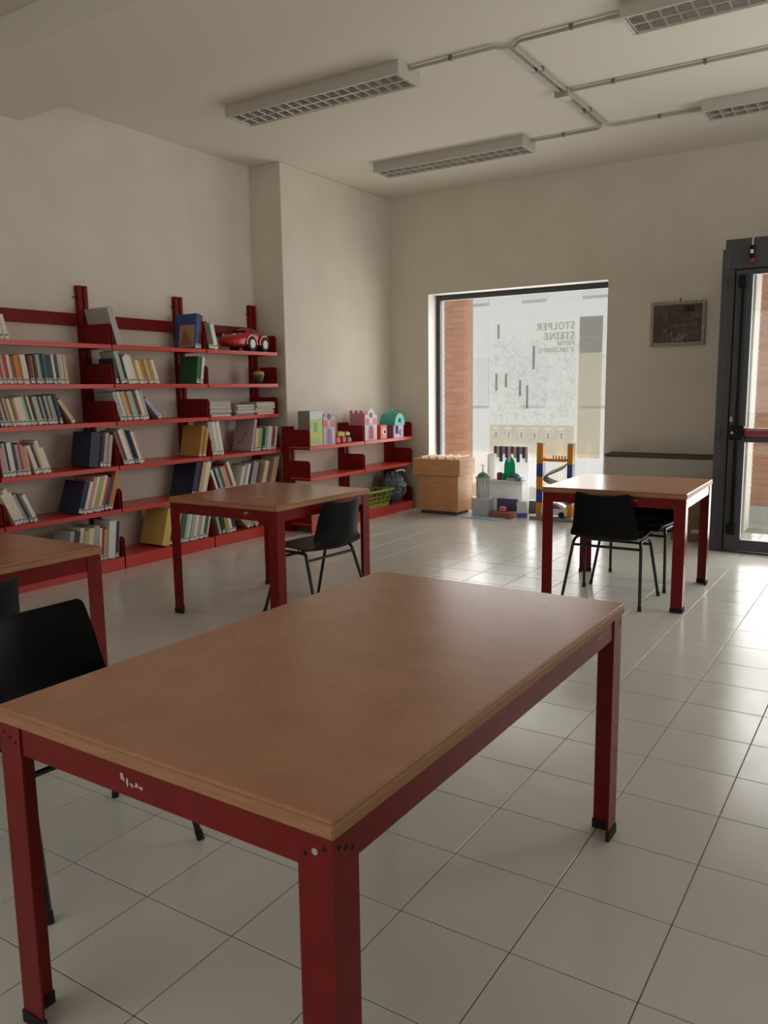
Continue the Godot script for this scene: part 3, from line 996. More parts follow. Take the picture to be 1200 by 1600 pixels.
func bookcase_tall() -> void:
	var o := p(XW, 0, -8.5)
	var t := thing("tall_bookcase", "tall red steel wall bookcase of three bays along the left wall", "bookcase", o)
	var posts := [-3.86, -7.04, -10.21, -13.28]
	for z in posts:
		var b := MB.new()
		b.span(p(XW, 0.0, z - 0.14) - o, p(XW + 0.1, 7.0, z + 0.14) - o, 0.002)
		b.span(p(XW + 0.1, 0.0, z - 0.14) - o, p(XW + 0.14, 7.0, z - 0.03) - o, 0.002)
		b.span(p(XW + 0.1, 0.0, z + 0.03) - o, p(XW + 0.14, 7.0, z + 0.14) - o, 0.002)
		part("post", b.mesh(), M.red, t)
		part("wall_hook", MB.new(1).tube([p(XW, 6.72, z + 0.2) - o, p(XW + 0.12, 6.72, z + 0.2) - o, p(XW + 0.14, 6.66, z + 0.17) - o], 0.004, 6).mesh(), M.black, t)
	for i in 3:
		part("top_rail", MB.new().span(p(XW + 0.02, 6.02, posts[i + 1] + 0.15) - o, p(XW + 0.1, 6.32, posts[i] - 0.15) - o, 0.002).mesh(), M.red, t)
	var bays := [[-3.83, -6.94], [-6.98, -10.11], [-10.15, -13.12]]
	for bay in bays:
		for y in [5.53, 4.59, 3.68, 2.59, 1.52]:
			shelf_part(t, XW, -12.95, y, bay[0], bay[1], false, o)
		shelf_part(t, XW, -12.95, 0.31, bay[0], bay[1], true, o)
	# the shelves go on for one more bay beyond the picture
	for y in [5.53, 4.59, 3.68, 2.59, 1.52]:
		shelf_part(t, XW, -12.95, y, -0.68, -3.79, false, o)
	shelf_part(t, XW, -12.95, 0.31, -0.68, -3.79, true, o)


func bookcase_low() -> void:
	var o := p(XP, 0, -16.2)
	var t := thing("low_bookcase", "low red steel shelving of two bays with toys, next to the wooden box", "bookcase", o)
	for z in [-13.34, -16.3, -19.22]:
		var b := MB.new()
		b.span(p(XP, 0.0, z - 0.14) - o, p(XP + 0.1, 3.28, z + 0.14) - o, 0.002)
		b.span(p(XP + 0.1, 0.0, z - 0.14) - o, p(XP + 0.28, 3.28, z - 0.03) - o, 0.002)
		b.span(p(XP + 0.1, 0.0, z + 0.03) - o, p(XP + 0.28, 3.28, z + 0.14) - o, 0.002)
		part("post", b.mesh(), M.red, t)
	for bay in [[-13.2, -16.15], [-16.2, -19.3]]:
		shelf_part(t, XP, -11.85, 2.67, bay[0], bay[1], false, o, 0.52)
		shelf_part(t, XP, -11.85, 1.72, bay[0], bay[1], false, o, 0.52)
		shelf_part(t, XP, -11.85, 0.30, bay[0], bay[1], true, o, 0.52)


func make_table(label: String, at: Vector3, w: float, l: float, turn: float, top: Material) -> Node3D:
	# w along x, l along z, in tiles
	var t := thing("reading_table", label, "table", at, turn, "red-legged reading tables")
	var h := 0.749
	var th := 0.035
	var W := w * T
	var L := l * T
	part("tabletop", MB.new().box(Vector3(0, h - 0.0045, 0), Vector3(W - 0.004, 0.009, L - 0.004), 0.003).mesh(), top, t)
	part("edge_band", MB.new().box(Vector3(0, h - th / 2 - 0.004, 0), Vector3(W, th - 0.009, L), 0.004).mesh(), M.edge, t)
	var ins := 0.006
	var hx := W / 2 - ins
	var hz := L / 2 - ins
	var ap := 0.064
	var ytop := h - th
	for s in [-1, 1]:
		part("apron", MB.new().span(Vector3(-hx + 0.03, ytop - ap, s * (hz - 0.004)), Vector3(hx - 0.03, ytop, s * (hz - 0.03)), 0.002).mesh(), M.table_red, t)
		part("apron", MB.new().span(Vector3(s * (hx - 0.004), ytop - ap, -hz + 0.03), Vector3(s * (hx - 0.03), ytop, hz - 0.03), 0.002).mesh(), M.table_red, t)
	var fl := 0.07
	var tk := 0.005
	for sx in [-1, 1]:
		for sz in [-1, 1]:
			# L-shaped angle iron, its outer corner at the table corner
			var poly := PackedVector2Array([Vector2(0, 0), Vector2(-fl, 0), Vector2(-fl, -tk), Vector2(-tk, -tk), Vector2(-tk, -fl), Vector2(0, -fl)])
			var b := MB.new()
			b.xf = Transform3D(Basis(Vector3(sx, 0, 0), Vector3(0, 0, sz), Vector3(0, 1, 0)), Vector3(sx * hx, 0, sz * hz))
			b.extrude(poly, 0.012, ytop)
			var leg := part("leg", b.mesh(), M.table_red, t)
			var cap := PackedVector2Array([Vector2(0.003, 0.003), Vector2(-fl - 0.003, 0.003), Vector2(-fl - 0.003, -tk - 0.003), Vector2(-tk - 0.003, -tk - 0.003), Vector2(-tk - 0.003, -fl - 0.003), Vector2(0.003, -fl - 0.003)])
			var cb := MB.new()
			cb.xf = b.xf
			cb.extrude(cap, 0.0, 0.03)
			part("foot_cap", cb.mesh(), M.rubber, leg)
			for k in 3:
				var u := 0.016 + k * 0.019
				var v := ytop - 0.02 - k * 0.009
				var c1 := Vector3(sx * (hx - u), v, sz * (hz + 0.0004))
				part("bolt_hole", MB.new(1).tube([c1 - Vector3(0, 0, sz * 0.002), c1], 0.0045, 8).mesh(), M.hole, leg)
				var c2 := Vector3(sx * (hx + 0.0004), v, sz * (hz - u))
				part("bolt_hole", MB.new(1).tube([c2 - Vector3(sx * 0.002, 0, 0), c2], 0.0045, 8).mesh(), M.hole, leg)
	return t


func chip(t: Node3D, at: Vector3, n: int, spread: Vector2, turn := 0.0) -> void:
	# small flakes where the paint has come off
	for i in n:
		var poly := PackedVector2Array()
		var k := 11
		var rx := rng.randf_range(0.003, 0.008)
		var ry := rng.randf_range(0.003, 0.01)
		for j in k:
			var a := TAU * j / k
			poly.append(Vector2(cos(a) * rx * rng.randf_range(0.25, 1.2), sin(a) * ry * rng.randf_range(0.3, 1.2)))
		part("paint_chip", MB.new().extrude(poly, 0.0, 0.0004).mesh(), M.chip, t, at + Basis(Vector3.UP, turn) * Vector3((i - n / 2.0) * spread.x, rng.randf_range(-spread.y, spread.y), 0), Vector3(0, turn, 0))


func tables() -> void:
	var f := make_table("large brown-topped table with red legs in the foreground", p(-0.22, 0, 1.14), 2.8, 4.66, -0.008, M.worn)
	part("washer", MB.new(1).tube([Vector3(2.8 * T / 2 - 0.006 - 0.035, 0.685, 4.66 * T / 2 - 0.006), Vector3(2.8 * T / 2 - 0.006 - 0.035, 0.685, 4.66 * T / 2 - 0.0052)], 0.006, 12).mesh(), M.washer, f)
	chip(f, Vector3(-0.02, 0.684, 4.66 * T / 2 - 0.0095), 5, Vector2(0.013, 0.006))
	chip(f, Vector3(2.8 * T / 2 - 0.0095, 0.69, -0.55), 4, Vector2(0.012, 0.006), PI / 2)
	var m := make_table("square brown-topped table with red legs in front of the bookcase", p(-7.4, 0, -6.17), 2.78, 2.98, -0.01, M.wood)
	chip(m, Vector3(0.21, 0.69, 2.98 * T / 2 - 0.0095), 4, Vector2(0.012, 0.004))
	var r := make_table("square brown-topped table with red legs on the right, near the window", p(-1.54, 0, -10.95), 2.88, 2.85, 0.03, M.wood)
	chip(r, Vector3(0.15, 0.69, 2.85 * T / 2 - 0.0095), 4, Vector2(0.012, 0.004))
	make_table("brown-topped table with red legs cut off by the left edge", p(-7.09, 0, 1.69), 2.8, 4.66, 0.0, M.wood)


func make_chair(label: String, at: Vector3, turn: float) -> Node3D:
	# back of the chair at +z
	var t := thing("shell_chair", label, "chair", at, turn, "black shell chairs")
	var prof := [[-0.225, 0.418, 0.40, 0.0], [-0.215, 0.436, 0.42, 0.0], [-0.17, 0.447, 0.43, 0.004], [-0.05, 0.438, 0.44, 0.012], [0.06, 0.428, 0.44, 0.016], [0.13, 0.424, 0.44, 0.02], [0.178, 0.432, 0.435, 0.028], [0.205, 0.458, 0.43, 0.034], [0.218, 0.50, 0.42, 0.036], [0.229, 0.56, 0.40, 0.036], [0.24, 0.63, 0.382, 0.034], [0.251, 0.69, 0.364, 0.03], [0.256, 0.716, 0.356, 0.028], [0.258, 0.729, 0.344, 0.027], [0.259, 0.736, 0.318, 0.025]]
	var nu := 12
	var grid := []
	for r in prof:
		var row := []
		for i in nu + 1:
			var u := -1.0 + 2.0 * i / nu
			var curl: float = r[3] * u * u
			var back := clampf((r[1] - 0.43) / 0.06, 0.0, 1.0)
			var w: float = r[2] / 2.0
			# seat edges turn up a little, back edges curl forward
			var dip: float = -0.012 * (1.0 - u * u) * clampf((r[1] - 0.6) / 0.13, 0.0, 1.0)
			row.append(Vector3(u * w, r[1] + dip + curl * (1.0 - back) * 0.8, r[0] - curl * back * 1.6))
		grid.append(row)
	part("shell", sheet(grid, 0.006), M.black, t)
	for s in [-1, 1]:
		part("side_rail", MB.new(1).tube([Vector3(s * 0.222, 0.385, 0.112), Vector3(s * 0.215, 0.407, 0.1), Vector3(s * 0.212, 0.413, 0.08), Vector3(s * 0.212, 0.413, -0.08), Vector3(s * 0.215, 0.407, -0.1), Vector3(s * 0.222, 0.385, -0.112)], 0.0105, 8).mesh(), M.black_tube, t)
		for e in [-1, 1]:
			var leg := part("leg", MB.new(1).tube([Vector3(s * 0.256, 0.008, e * 0.227), Vector3(s * 0.222, 0.386, e * 0.1115)], 0.0105, 8).mesh(), M.black_tube, t)
			part("foot_cap", MB.new(1).tube([Vector3(s * 0.2568, 0.0, e * 0.2295), Vector3(s * 0.254, 0.03, e * 0.2203)], 0.0125, 8).mesh(), M.rubber, leg)
	for e in [-1, 1]:
		part("cross_bar", MB.new(1).tube([Vector3(-0.224, 0.37, e * 0.116), Vector3(0.224, 0.37, e * 0.116)], 0.009, 8).mesh(), M.black_tube, t)
	for s in [-1, 1]:
		part("seat_bolt", MB.new(1).tube([Vector3(s * 0.2, 0.41, 0.03), Vector3(s * 0.2, 0.432, 0.03)], 0.009, 8).mesh(), M.steel, t)
	return t


func sheet(grid: Array, th: float) -> ArrayMesh:
	# closed thin shell over a grid of points, offset along its normals
	var nr := grid.size()
	var nc: int = grid[0].size()
	var off := []
	for r in nr:
		var row := []
		for c in nc:
			var du: Vector3 = grid[r][mini(c + 1, nc - 1)] - grid[r][maxi(c - 1, 0)]
			var dv: Vector3 = grid[mini(r + 1, nr - 1)][c] - grid[maxi(r - 1, 0)][c]
			row.append(grid[r][c] - dv.cross(du).normalized() * th)
		off.append(row)
	var b := MB.new(1)
	for r in nr - 1:
		for c in nc - 1:
			b.quad(grid[r][c], grid[r][c + 1], grid[r + 1][c + 1], grid[r + 1][c])
	b.st.set_smooth_group(2)
	for r in nr - 1:
		for c in nc - 1:
			b.quad(off[r][c], off[r + 1][c], off[r + 1][c + 1], off[r][c + 1])
	b.st.set_smooth_group(3)
	for r in nr - 1:
		for c in [0, nc - 1]:
			b.quad(grid[r][c], grid[r + 1][c], off[r + 1][c], off[r][c])
	for c in nc - 1:
		for r in [0, nr - 1]:
			b.quad(grid[r][c], grid[r][c + 1], off[r][c + 1], off[r][c])
	return b.mesh()


func chairs() -> void:
	make_chair("black plastic shell chair pulled up to the table in front of the bookcase", p(-6.4, 0, -6.3), 1.5)
	make_chair("black plastic shell chair pushed under the right table, its back to the viewer", p(-1.62, 0, -10.05), 0.0)
	make_chair("black plastic shell chair on the far side of the right table, mostly hidden", p(-1.57, 0, -11.78), PI)
	make_chair("black plastic shell chair beside the left end of the foreground table", p(-3.05, 0, 1.82), -1.66)
	make_chair("black plastic shell chair at the left table, only its back edge in the picture", p(-5.95, 0, 1.45), PI / 2)


func wall_things() -> void:
	# convector under the picture
	var c := thing("convector", "long grey convector cabinet with a dark top grille under the picture", "heater", p(-3.0, 0, ZW))
	part("casing", MB.new().span(p(-1.6, 0.32, 0.02), p(1.75, 2.2, 0.68), 0.006).mesh(), M.fan, c)
	part("top_grille", MB.new().span(p(-1.6, 2.2, 0.0), p(1.75, 2.3, 0.7), 0.006).mesh(), M.fan_dark, c)
	for i in 14:
		part("grille_slat", MB.new().span(p(-1.45 + i * 0.22, 2.3, 0.1), p(-1.4 + i * 0.22, 2.315, 0.6)).mesh(), M.groove, c)
	part("plinth", MB.new().span(p(-1.5, 0.0, 0.05), p(1.65, 0.32, 0.55), 0.003).mesh(), M.fan_dark, c)
	# weathered picture
	var r := RandomNumberGenerator.new()
	r.seed = 9
	var im := Image.create(192, 160, false, Image.FORMAT_RGB8)
	im.fill(rgb(92, 78, 70))
	for k in 46:
		var g := r.randf_range(-14, 14)
		im.fill_rect(Rect2i(r.randi() % 180, r.randi() % 150, 10 + r.randi() % 46, 8 + r.randi() % 36), rgb(92 + g, 78 + g * 0.9, 72 + g * 0.9))
	for k in 40:
		im.fill_rect(Rect2i(r.randi() % 186, 30 + r.randi() % 120, 2 + r.randi() % 7, 2 + r.randi() % 5), rgb(140, 132, 124))
	for x in [24, 62, 100, 140]:
		im.fill_rect(Rect2i(x, 20, 2, 136), rgb(62, 52, 46))
	for k in 34:
		im.fill_rect(Rect2i(56 + r.randi() % 80, 112 + r.randi() % 44, 2 + r.randi() % 3, 5 + r.randi() % 10), rgb(158, 146, 130))
	im.fill_rect(Rect2i(120, 8, 40, 24), rgb(48, 42, 38))
	var pm := mat(Color.WHITE, 0.7)
	pm.albedo_texture = ImageTexture.create_from_image(im)
	var pic := thing("framed_picture", "small dark brown picture in a weathered grey frame on the far wall", "picture", p(-2.68, 5.57, ZW))
	var fm := mat(Color.WHITE, 0.8)
	fm.albedo_texture = noise_tex(0.05, rgb(128, 122, 112), rgb(196, 190, 178), 77, 256)
	tri_map(fm, Vector3.ONE * 4.0)
	for q in [[-0.8, 0.0, -0.7, 1.31], [0.7, 0.0, 0.8, 1.31], [-0.7, 0.0, 0.7, 0.1], [-0.7, 1.21, 0.7, 1.31]]:
		part("frame_bar", MB.new().span(p(q[0], q[1], 0.0), p(q[2], q[3], 0.09), 0.004).mesh(), fm, pic)
	part("canvas", flat_uv(p(-0.7, 0.1, 0.05), p(0.7, 1.21, 0.05), 0.004), pm, pic)
	part("hanging_hook", MB.new(1).tube([p(0.05, 1.3, 0.02), p(0.05, 1.4, 0.02)], 0.006, 6).mesh(), M.fan_dark, pic)
	# cardboard box beside the door
	var cb := thing("cardboard_box", "brown cardboard box on the floor behind the right table", "box", p(-1.62, 0, -17.75))
	var card := mat(rgb(140, 110, 86), 0.9)
	part("box", MB.new().span(p(-0.5, 0.0, -0.45), p(0.5, 0.66, 0.45), 0.002).mesh(), card, cb)
	part("lid", MB.new().span(p(-0.52, 0.67, -0.47), p(0.52, 1.02, 0.47), 0.002).mesh(), card, cb)
	part("label", MB.new().span(p(0.06, 0.26, 0.45), p(0.3, 0.36, 0.456)).mesh(), mat(rgb(210, 204, 194), 0.8), cb)


func book_cover_mesh(t: float, h: float, d: float, z: float) -> ArrayMesh:
	var k := minf(0.0018, t * 0.2)
	var b := MB.new()
	b.span(Vector3(-d, 0, z), Vector3(0, h, z + k))
	b.span(Vector3(-d, 0, z + t - k), Vector3(0, h, z + t))
	b.span(Vector3(-0.002, 0, z + k), Vector3(0, h, z + t - k))
	return b.mesh()


func label_mesh(t: float, z: float, dark: Color) -> ArrayMesh:
	var b := MB.new()
	b.st.set_color(Color(0.72, 0.70, 0.65))
	b.span(Vector3(-0.0005, 0.006, z + t * 0.08), Vector3(0.0008, 0.040, z + t * 0.92))
	b.st.set_color(dark)
	b.span(Vector3(0.0008, 0.026, z + t * 0.14), Vector3(0.0011, 0.034, z + t * 0.86))
	return b.mesh()


func books() -> void:
	var cm := []
	for c in PAL:
		cm.append(mat(rgb(c[1], c[2], c[3]), 0.5))
	var lev := {1: 5.53, 2: 4.59, 3: 3.68, 4: 2.59, 5: 1.52, 6: 0.31}
	var lname := {1: "top", 2: "second", 3: "third", 4: "fourth", 5: "fifth", 6: "bottom"}
	var bname := ["left", "middle", "right"]
	var count := {}
	for q in BOOKS:
		var key := "%d%d" % [q[0], q[1]]
		count[key] = count.get(key, 0) + 1
		var t: float = q[3]
		var lean: float = q[5]
		var z0 := -t if lean > 0.0 else 0.0
		var zp: float = q[2] if lean > 0.0 else q[2] - t / cos(lean)
		var at := Vector3(-13.0 * T - rng.randf_range(0.0, 0.018), lev[q[1]] * T + 0.0002, zp)
		var words: String = PAL[q[7]][0] + (" picture book" if q[4] > 0.25 else " book")
		var b := thing("book", "%s, %s from left, %s shelf, %s bay of tall red bookcase" % [words, ordinal(count[key]), lname[q[1]], bname[q[0]]], "book", at, 0.0, "books on the %s shelf, %s bay" % [lname[q[1]], bname[q[0]]])
		b.rotation.x = lean
		part("cover", book_cover_mesh(t, q[4], q[6], z0), cm[q[7]], b)
		var k := minf(0.0018, t * 0.2)
		part("pages", MB.new().span(Vector3(-q[6] + 0.004, 0.003, z0 + k), Vector3(-0.002, q[4] - 0.004, z0 + t - k)).mesh(), M.pages, b)
		if q[0] == 1 and q[1] == 1 and q[7] == 14:
			part("cover_print", MB.new().span(Vector3(-q[6] + 0.06, 0.012, z0 + t), Vector3(-0.012, q[4] * 0.68, z0 + t + 0.0006)).mesh(), mat(rgb(176, 142, 108), 0.6), b)
			part("cover_picture", MB.new().extrude(PackedVector2Array([Vector2(-q[6] + 0.075, 0.03), Vector2(-0.03, 0.03), Vector2(-q[6] + 0.12, q[4] * 0.6)]), z0 + t + 0.0006, z0 + t + 0.0012).mesh(), mat(rgb(150, 108, 74), 0.6), b)
		if q[0] == 2 and q[1] == 4 and q[6] > 0.23:
			var sw := []
			for i in 9:
				sw.append(Vector3(-q[6] + 0.05 + 0.11 * i / 8.0, 0.07 + 0.12 * pow(i / 8.0, 2.0), z0 + t))
			part("cover_print", MB.new(1).tube(sw, 0.003, 5).mesh(), mat(rgb(70, 44, 36), 0.6), b)
		if t < 0.05:
			part("spine_label", label_mesh(t, z0, Color(0.05, 0.05, 0.06)), M.vertex, b)
	lying_books()


func lying_books() -> void:
	# three low stacks of magazines on the third shelf of the right bay
	var stacks := [[-10.68, 10, "left"], [-11.72, 8, "middle"], [-12.6, 9, "right"]]
	var tones := [rgb(198, 190, 176), rgb(214, 208, 196), rgb(180, 170, 158), rgb(206, 196, 178), rgb(170, 166, 162)]
	for s in stacks:
		var y := 3.68 * T
		for i in s[1]:
			var th: float = rng.randf_range(0.009, 0.016)
			var w: float = rng.randf_range(0.25, 0.29) if s[2] != "middle" else rng.randf_range(0.22, 0.25)
			var m := thing("magazine", "pale magazine, %s from the bottom in the %s stack on the third shelf" % [ordinal(i + 1), s[2]], "magazine", Vector3(-13.36 * T + rng.randf_range(-0.012, 0.012), y, s[0] * T), rng.randf_range(-0.06, 0.06), "magazine stacks on the third shelf")
			part("cover", MB.new().span(Vector3(-0.1, th - 0.0014, -w / 2), Vector3(0.1, th, w / 2)).mesh(), mat(tones[rng.randi() % 5], 0.5), m)
			part("pages", MB.new().span(Vector3(-0.1, 0.0, -w / 2), Vector3(0.0995, th - 0.0014, w / 2 - 0.001)).mesh(), mat(tones[rng.randi() % 5], 0.8), m)
			y += th + 0.0002


func shelf_toys() -> void:
	toy_car()
	# humming top
	var y := 4.59 * T
	var t := thing("spinning_top", "small green and yellow spinning top with a dark red knob, second shelf", "toy", p(-13.2, 4.59, -12.52))
	t.scale = Vector3.ONE * 1.45
	part("body", MB.new(1).lathe([Vector2(0, 0.006), Vector2(0.012, 0.0), Vector2(0.026, 0.02), Vector2(0.034, 0.045), Vector2(0.036, 0.06)], 18).mesh(), mat(rgb(60, 84, 62), 0.4), t)
	part("band", MB.new(1).lathe([Vector2(0.036, 0.06), Vector2(0.036, 0.072), Vector2(0.026, 0.082), Vector2(0.0, 0.086)], 18).mesh(), mat(rgb(196, 158, 60), 0.4), t)
	part("handle", MB.new(1).tube([Vector3(0, 0.084, 0), Vector3(0, 0.15, 0)], 0.005, 8).mesh(), mat(rgb(96, 22, 20), 0.4), t)
	var ys := 2.67
	# picture boxes and paper castles on the low shelves
	var g := thing("picture_box", "tall box with yellow-green landscape print and grey side on the low shelf", "toy box", p(-12.24, ys, -13.73))
	part("carton", MB.new().span(p(-0.22, 0, -0.32), p(0.24, 1.08, 0.32), 0.002).mesh(), mat(rgb(150, 142, 128), 0.6), g)
	var im := Image.create(96, 128, false, Image.FORMAT_RGB8)
	for yy in 128:
		for xx in 96:
			var cc := rgb(206, 214, 216) if yy < 34 - xx * 0.1 else (rgb(178, 196, 120) if yy < 70 else rgb(196, 198, 100))
			im.set_pixel(xx, yy, cc)
	im.fill_rect(Rect2i(30, 44, 26, 34), rgb(112, 170, 96))
	im.fill_rect(Rect2i(24, 100, 44, 18), rgb(170, 190, 150))
	var gm := mat(Color.WHITE, 0.5)
	gm.albedo_texture = ImageTexture.create_from_image(im)
	var fr := part("front_print", flat_uv(p(-0.32, 0, 0), p(0.32, 1.08, 0), 0.001), gm, g)
	fr.position = p(0.244, 0, 0)
	fr.rotation.y = PI / 2
	castle("paper_castle", "pink and lilac paper castle with a purple door on the low shelf", p(-12.0, ys, -14.39), rgb(214, 182, 192), rgb(138, 122, 178), 0.62, 0.42, 1.1)
	castle("paper_castle", "white and pink paper castle with an arched red door on the low shelf", p(-12.0, ys, -16.78), rgb(222, 212, 214), rgb(196, 60, 92), 0.74, 0.62, 1.06)
	# heap of small bright toys
	var hp := [[-14.9, 0.28, 0.2, 0.26, rgb(190, 44, 44)], [-15.22, 0.24, 0.22, 0.22, rgb(178, 40, 40)], [-15.52, 0.24, 0.16, 0.22, rgb(120, 104, 60)], [-15.08, 0.34, 0.13, 0.4, rgb(206, 176, 84)], [-15.42, 0.3, 0.1, 0.34, rgb(178, 172, 92)]]
	var words := ["red toy brick nearest the pink castle", "dark red toy brick between the two yellow pieces", "olive toy block at the right of the toy heap", "flat yellow toy piece lying on the red bricks", "flat lime toy piece on the right of the heap"]
	var lift := [0.0, 0.0, 0.0, 0.22, 0.225]
	for i in 5:
		var q: Array = hp[i]
		var b := MB.new().box(Vector3(0, q[2] * T / 2, 0), Vector3(0.3, q[2], q[1]) * T, 0.008)
		b.box(Vector3(0.02, q[2] * T, 0), Vector3(0.14, 0.06, q[1] * 0.5) * T, 0.004)
		single("toy_piece", words[i] + ", low shelf", "toy", b.mesh(), mat(q[4], 0.4), p(-12.15, ys + lift[i], q[0]), rng.randf_range(-0.2, 0.2) if i > 2 else 0.0, "small toys on the low shelf")
	# orange picture cube
	var o := thing("picture_cube", "small orange cube with a round black and white picture, low shelf", "toy", p(-12.12, ys, -17.46), 0.0)
	o.scale = Vector3.ONE * 1.05
	part("cube", MB.new().span(p(-0.2, 0, -0.2), p(0.2, 0.46, 0.2), 0.004).mesh(), mat(rgb(226, 92, 44), 0.45), o)
	part("picture_disc", MB.new(1).tube([p(0.2, 0.24, -0.02), p(0.205, 0.24, -0.02)], 0.036, 16).mesh(), mat(rgb(222, 216, 206), 0.5), o)
	part("picture_ring", MB.new(1).tube([p(0.203, 0.24, -0.05), p(0.208, 0.24, -0.05)], 0.02, 12).mesh(), M.black, o)
	# turquoise roofed toy house
	var h := thing("toy_house", "small toy house with turquoise domed roof and lilac walls, low shelf", "toy house", p(-12.2, ys, -18.42))
	h.scale = Vector3(0.85, 0.92, 0.8)
	part("walls", MB.new().span(p(-0.4, 0, -0.36), p(0.32, 0.55, 0.36), 0.01).mesh(), mat(rgb(120, 98, 150), 0.5), h)
	part("front_wall", MB.new().extrude(gable(0.4, 0.56, 0.86), 0.0, 0.02).mesh(), mat(rgb(198, 176, 206), 0.5), h, p(0.3, 0, 0), Vector3(0, PI / 2, 0))
	var rf := PackedVector2Array(arc(Vector2(0, 0.52) * T, 0.42 * T, -0.1, PI + 0.1, 14))
	part("roof", MB.new().extrude(rf, -0.24, 0.0).mesh(), mat(rgb(64, 178, 160), 0.4), h, p(0.42, 0, 0), Vector3(0, PI / 2, 0))
	part("roof_handle", MB.new(1).tube([p(0.0, 0.9, 0.12), p(0.0, 1.06, 0.08), p(0.0, 1.08, -0.08), p(0.0, 0.9, -0.12)], 0.014, 8).mesh(), mat(rgb(64, 178, 160), 0.4), h)
	part("door", MB.new().extrude(gable(0.1, 0.22, 0.32), 0.0, 0.006).mesh(), M.black, h, p(0.365, 0.16, 0.16), Vector3(0, PI / 2, 0))
	part("round_window", MB.new(1).tube([p(0.43, 0.66, 0.02), p(0.446, 0.66, 0.02)], 0.026, 12).mesh(), M.black, h)
	part("side_wheel", MB.new(1).tube([p(0.37, 0.2, -0.2), p(0.4, 0.2, -0.2)], 0.04, 12).mesh(), mat(rgb(186, 150, 196), 0.5), h)
	basket()
	toy_bag()


func gable(hw: float, eaves: float, top: float) -> PackedVector2Array:
	# pointed arch outline in tiles, base on y = 0
	var o := PackedVector2Array([Vector2(-hw, 0) * T, Vector2(hw, 0) * T, Vector2(hw, eaves) * T])
	for i in range(1, 6):
		var a := i / 6.0
		o.append(Vector2(hw * cos(a * PI / 2), eaves + (top - eaves) * sin(a * PI / 2)) * T)
	o.append(Vector2(0, top) * T)
	for i in range(5, 0, -1):
		var a := i / 6.0
		o.append(Vector2(-hw * cos(a * PI / 2), eaves + (top - eaves) * sin(a * PI / 2)) * T)
	o.append(Vector2(-hw, eaves) * T)
	return o


func castle(called: String, label: String, at: Vector3, wall_c: Color, door_c: Color, w: float, d: float, h: float) -> void:
	# front towards +x
	var t := thing(called, label, "paper castle", at, 0.0, "paper castles on the low shelf")
	var side := wall_c.lerp(door_c, 0.55)
	part("body", MB.new().span(p(-d, 0, -w / 2), p(0, h * 0.86, w / 2), 0.002).mesh(), mat(side, 0.6), t)
	for i in 3:
		part("side_merlon", MB.new().span(p(-d + i * d / 3.0, h * 0.86, w / 2 - 0.03), p(-d + i * d / 3.0 + d / 5.0, h * 0.95, w / 2)).mesh(), mat(side, 0.6), t)
	var hw := w / 2
	var outl := PackedVector2Array([Vector2(-hw, 0), Vector2(hw, 0), Vector2(hw, h * 0.78), Vector2(hw * 0.72, h * 0.84), Vector2(hw * 0.6, h * 0.78), Vector2(hw * 0.45, h * 0.94), Vector2(hw * 0.2, h * 0.97), Vector2(0, h * 1.04), Vector2(-hw * 0.2, h * 0.97), Vector2(-hw * 0.45, h * 0.94), Vector2(-hw * 0.6, h * 0.78), Vector2(-hw * 0.72, h * 0.84), Vector2(-hw, h * 0.78)])
	for i in outl.size():
		outl[i] *= T
	part("front", MB.new().extrude(outl, 0.0, 0.004).mesh(), mat(wall_c, 0.6), t, p(0.0, 0, 0), Vector3(0, PI / 2, 0))
	part("door_surround", MB.new().extrude(gable(hw * 0.52, h * 0.3, h * 0.52), 0.0, 0.003).mesh(), mat(wall_c.lerp(rgb(150, 170, 200), 0.55), 0.6), t, p(0.012, 0.02, 0), Vector3(0, PI / 2, 0))
	part("door", MB.new().extrude(gable(hw * 0.32, h * 0.26, h * 0.42), 0.0, 0.003).mesh(), mat(door_c, 0.6), t, p(0.021, 0.04, 0), Vector3(0, PI / 2, 0))
	part("round_window", MB.new(1).tube([p(0.012, h * 0.8, 0), p(0.022, h * 0.8, 0)], 0.1 * T, 12).mesh(), mat(rgb(112, 98, 128), 0.6), t)
	for s in [-1, 1]:
		part("rose_print", MB.new(1).tube([p(0.012, h * 0.6, s * hw * 0.62), p(0.016, h * 0.6, s * hw * 0.62)], 0.13 * T, 9).mesh(), mat(wall_c.lerp(rgb(206, 70, 90), 0.6), 0.6), t)


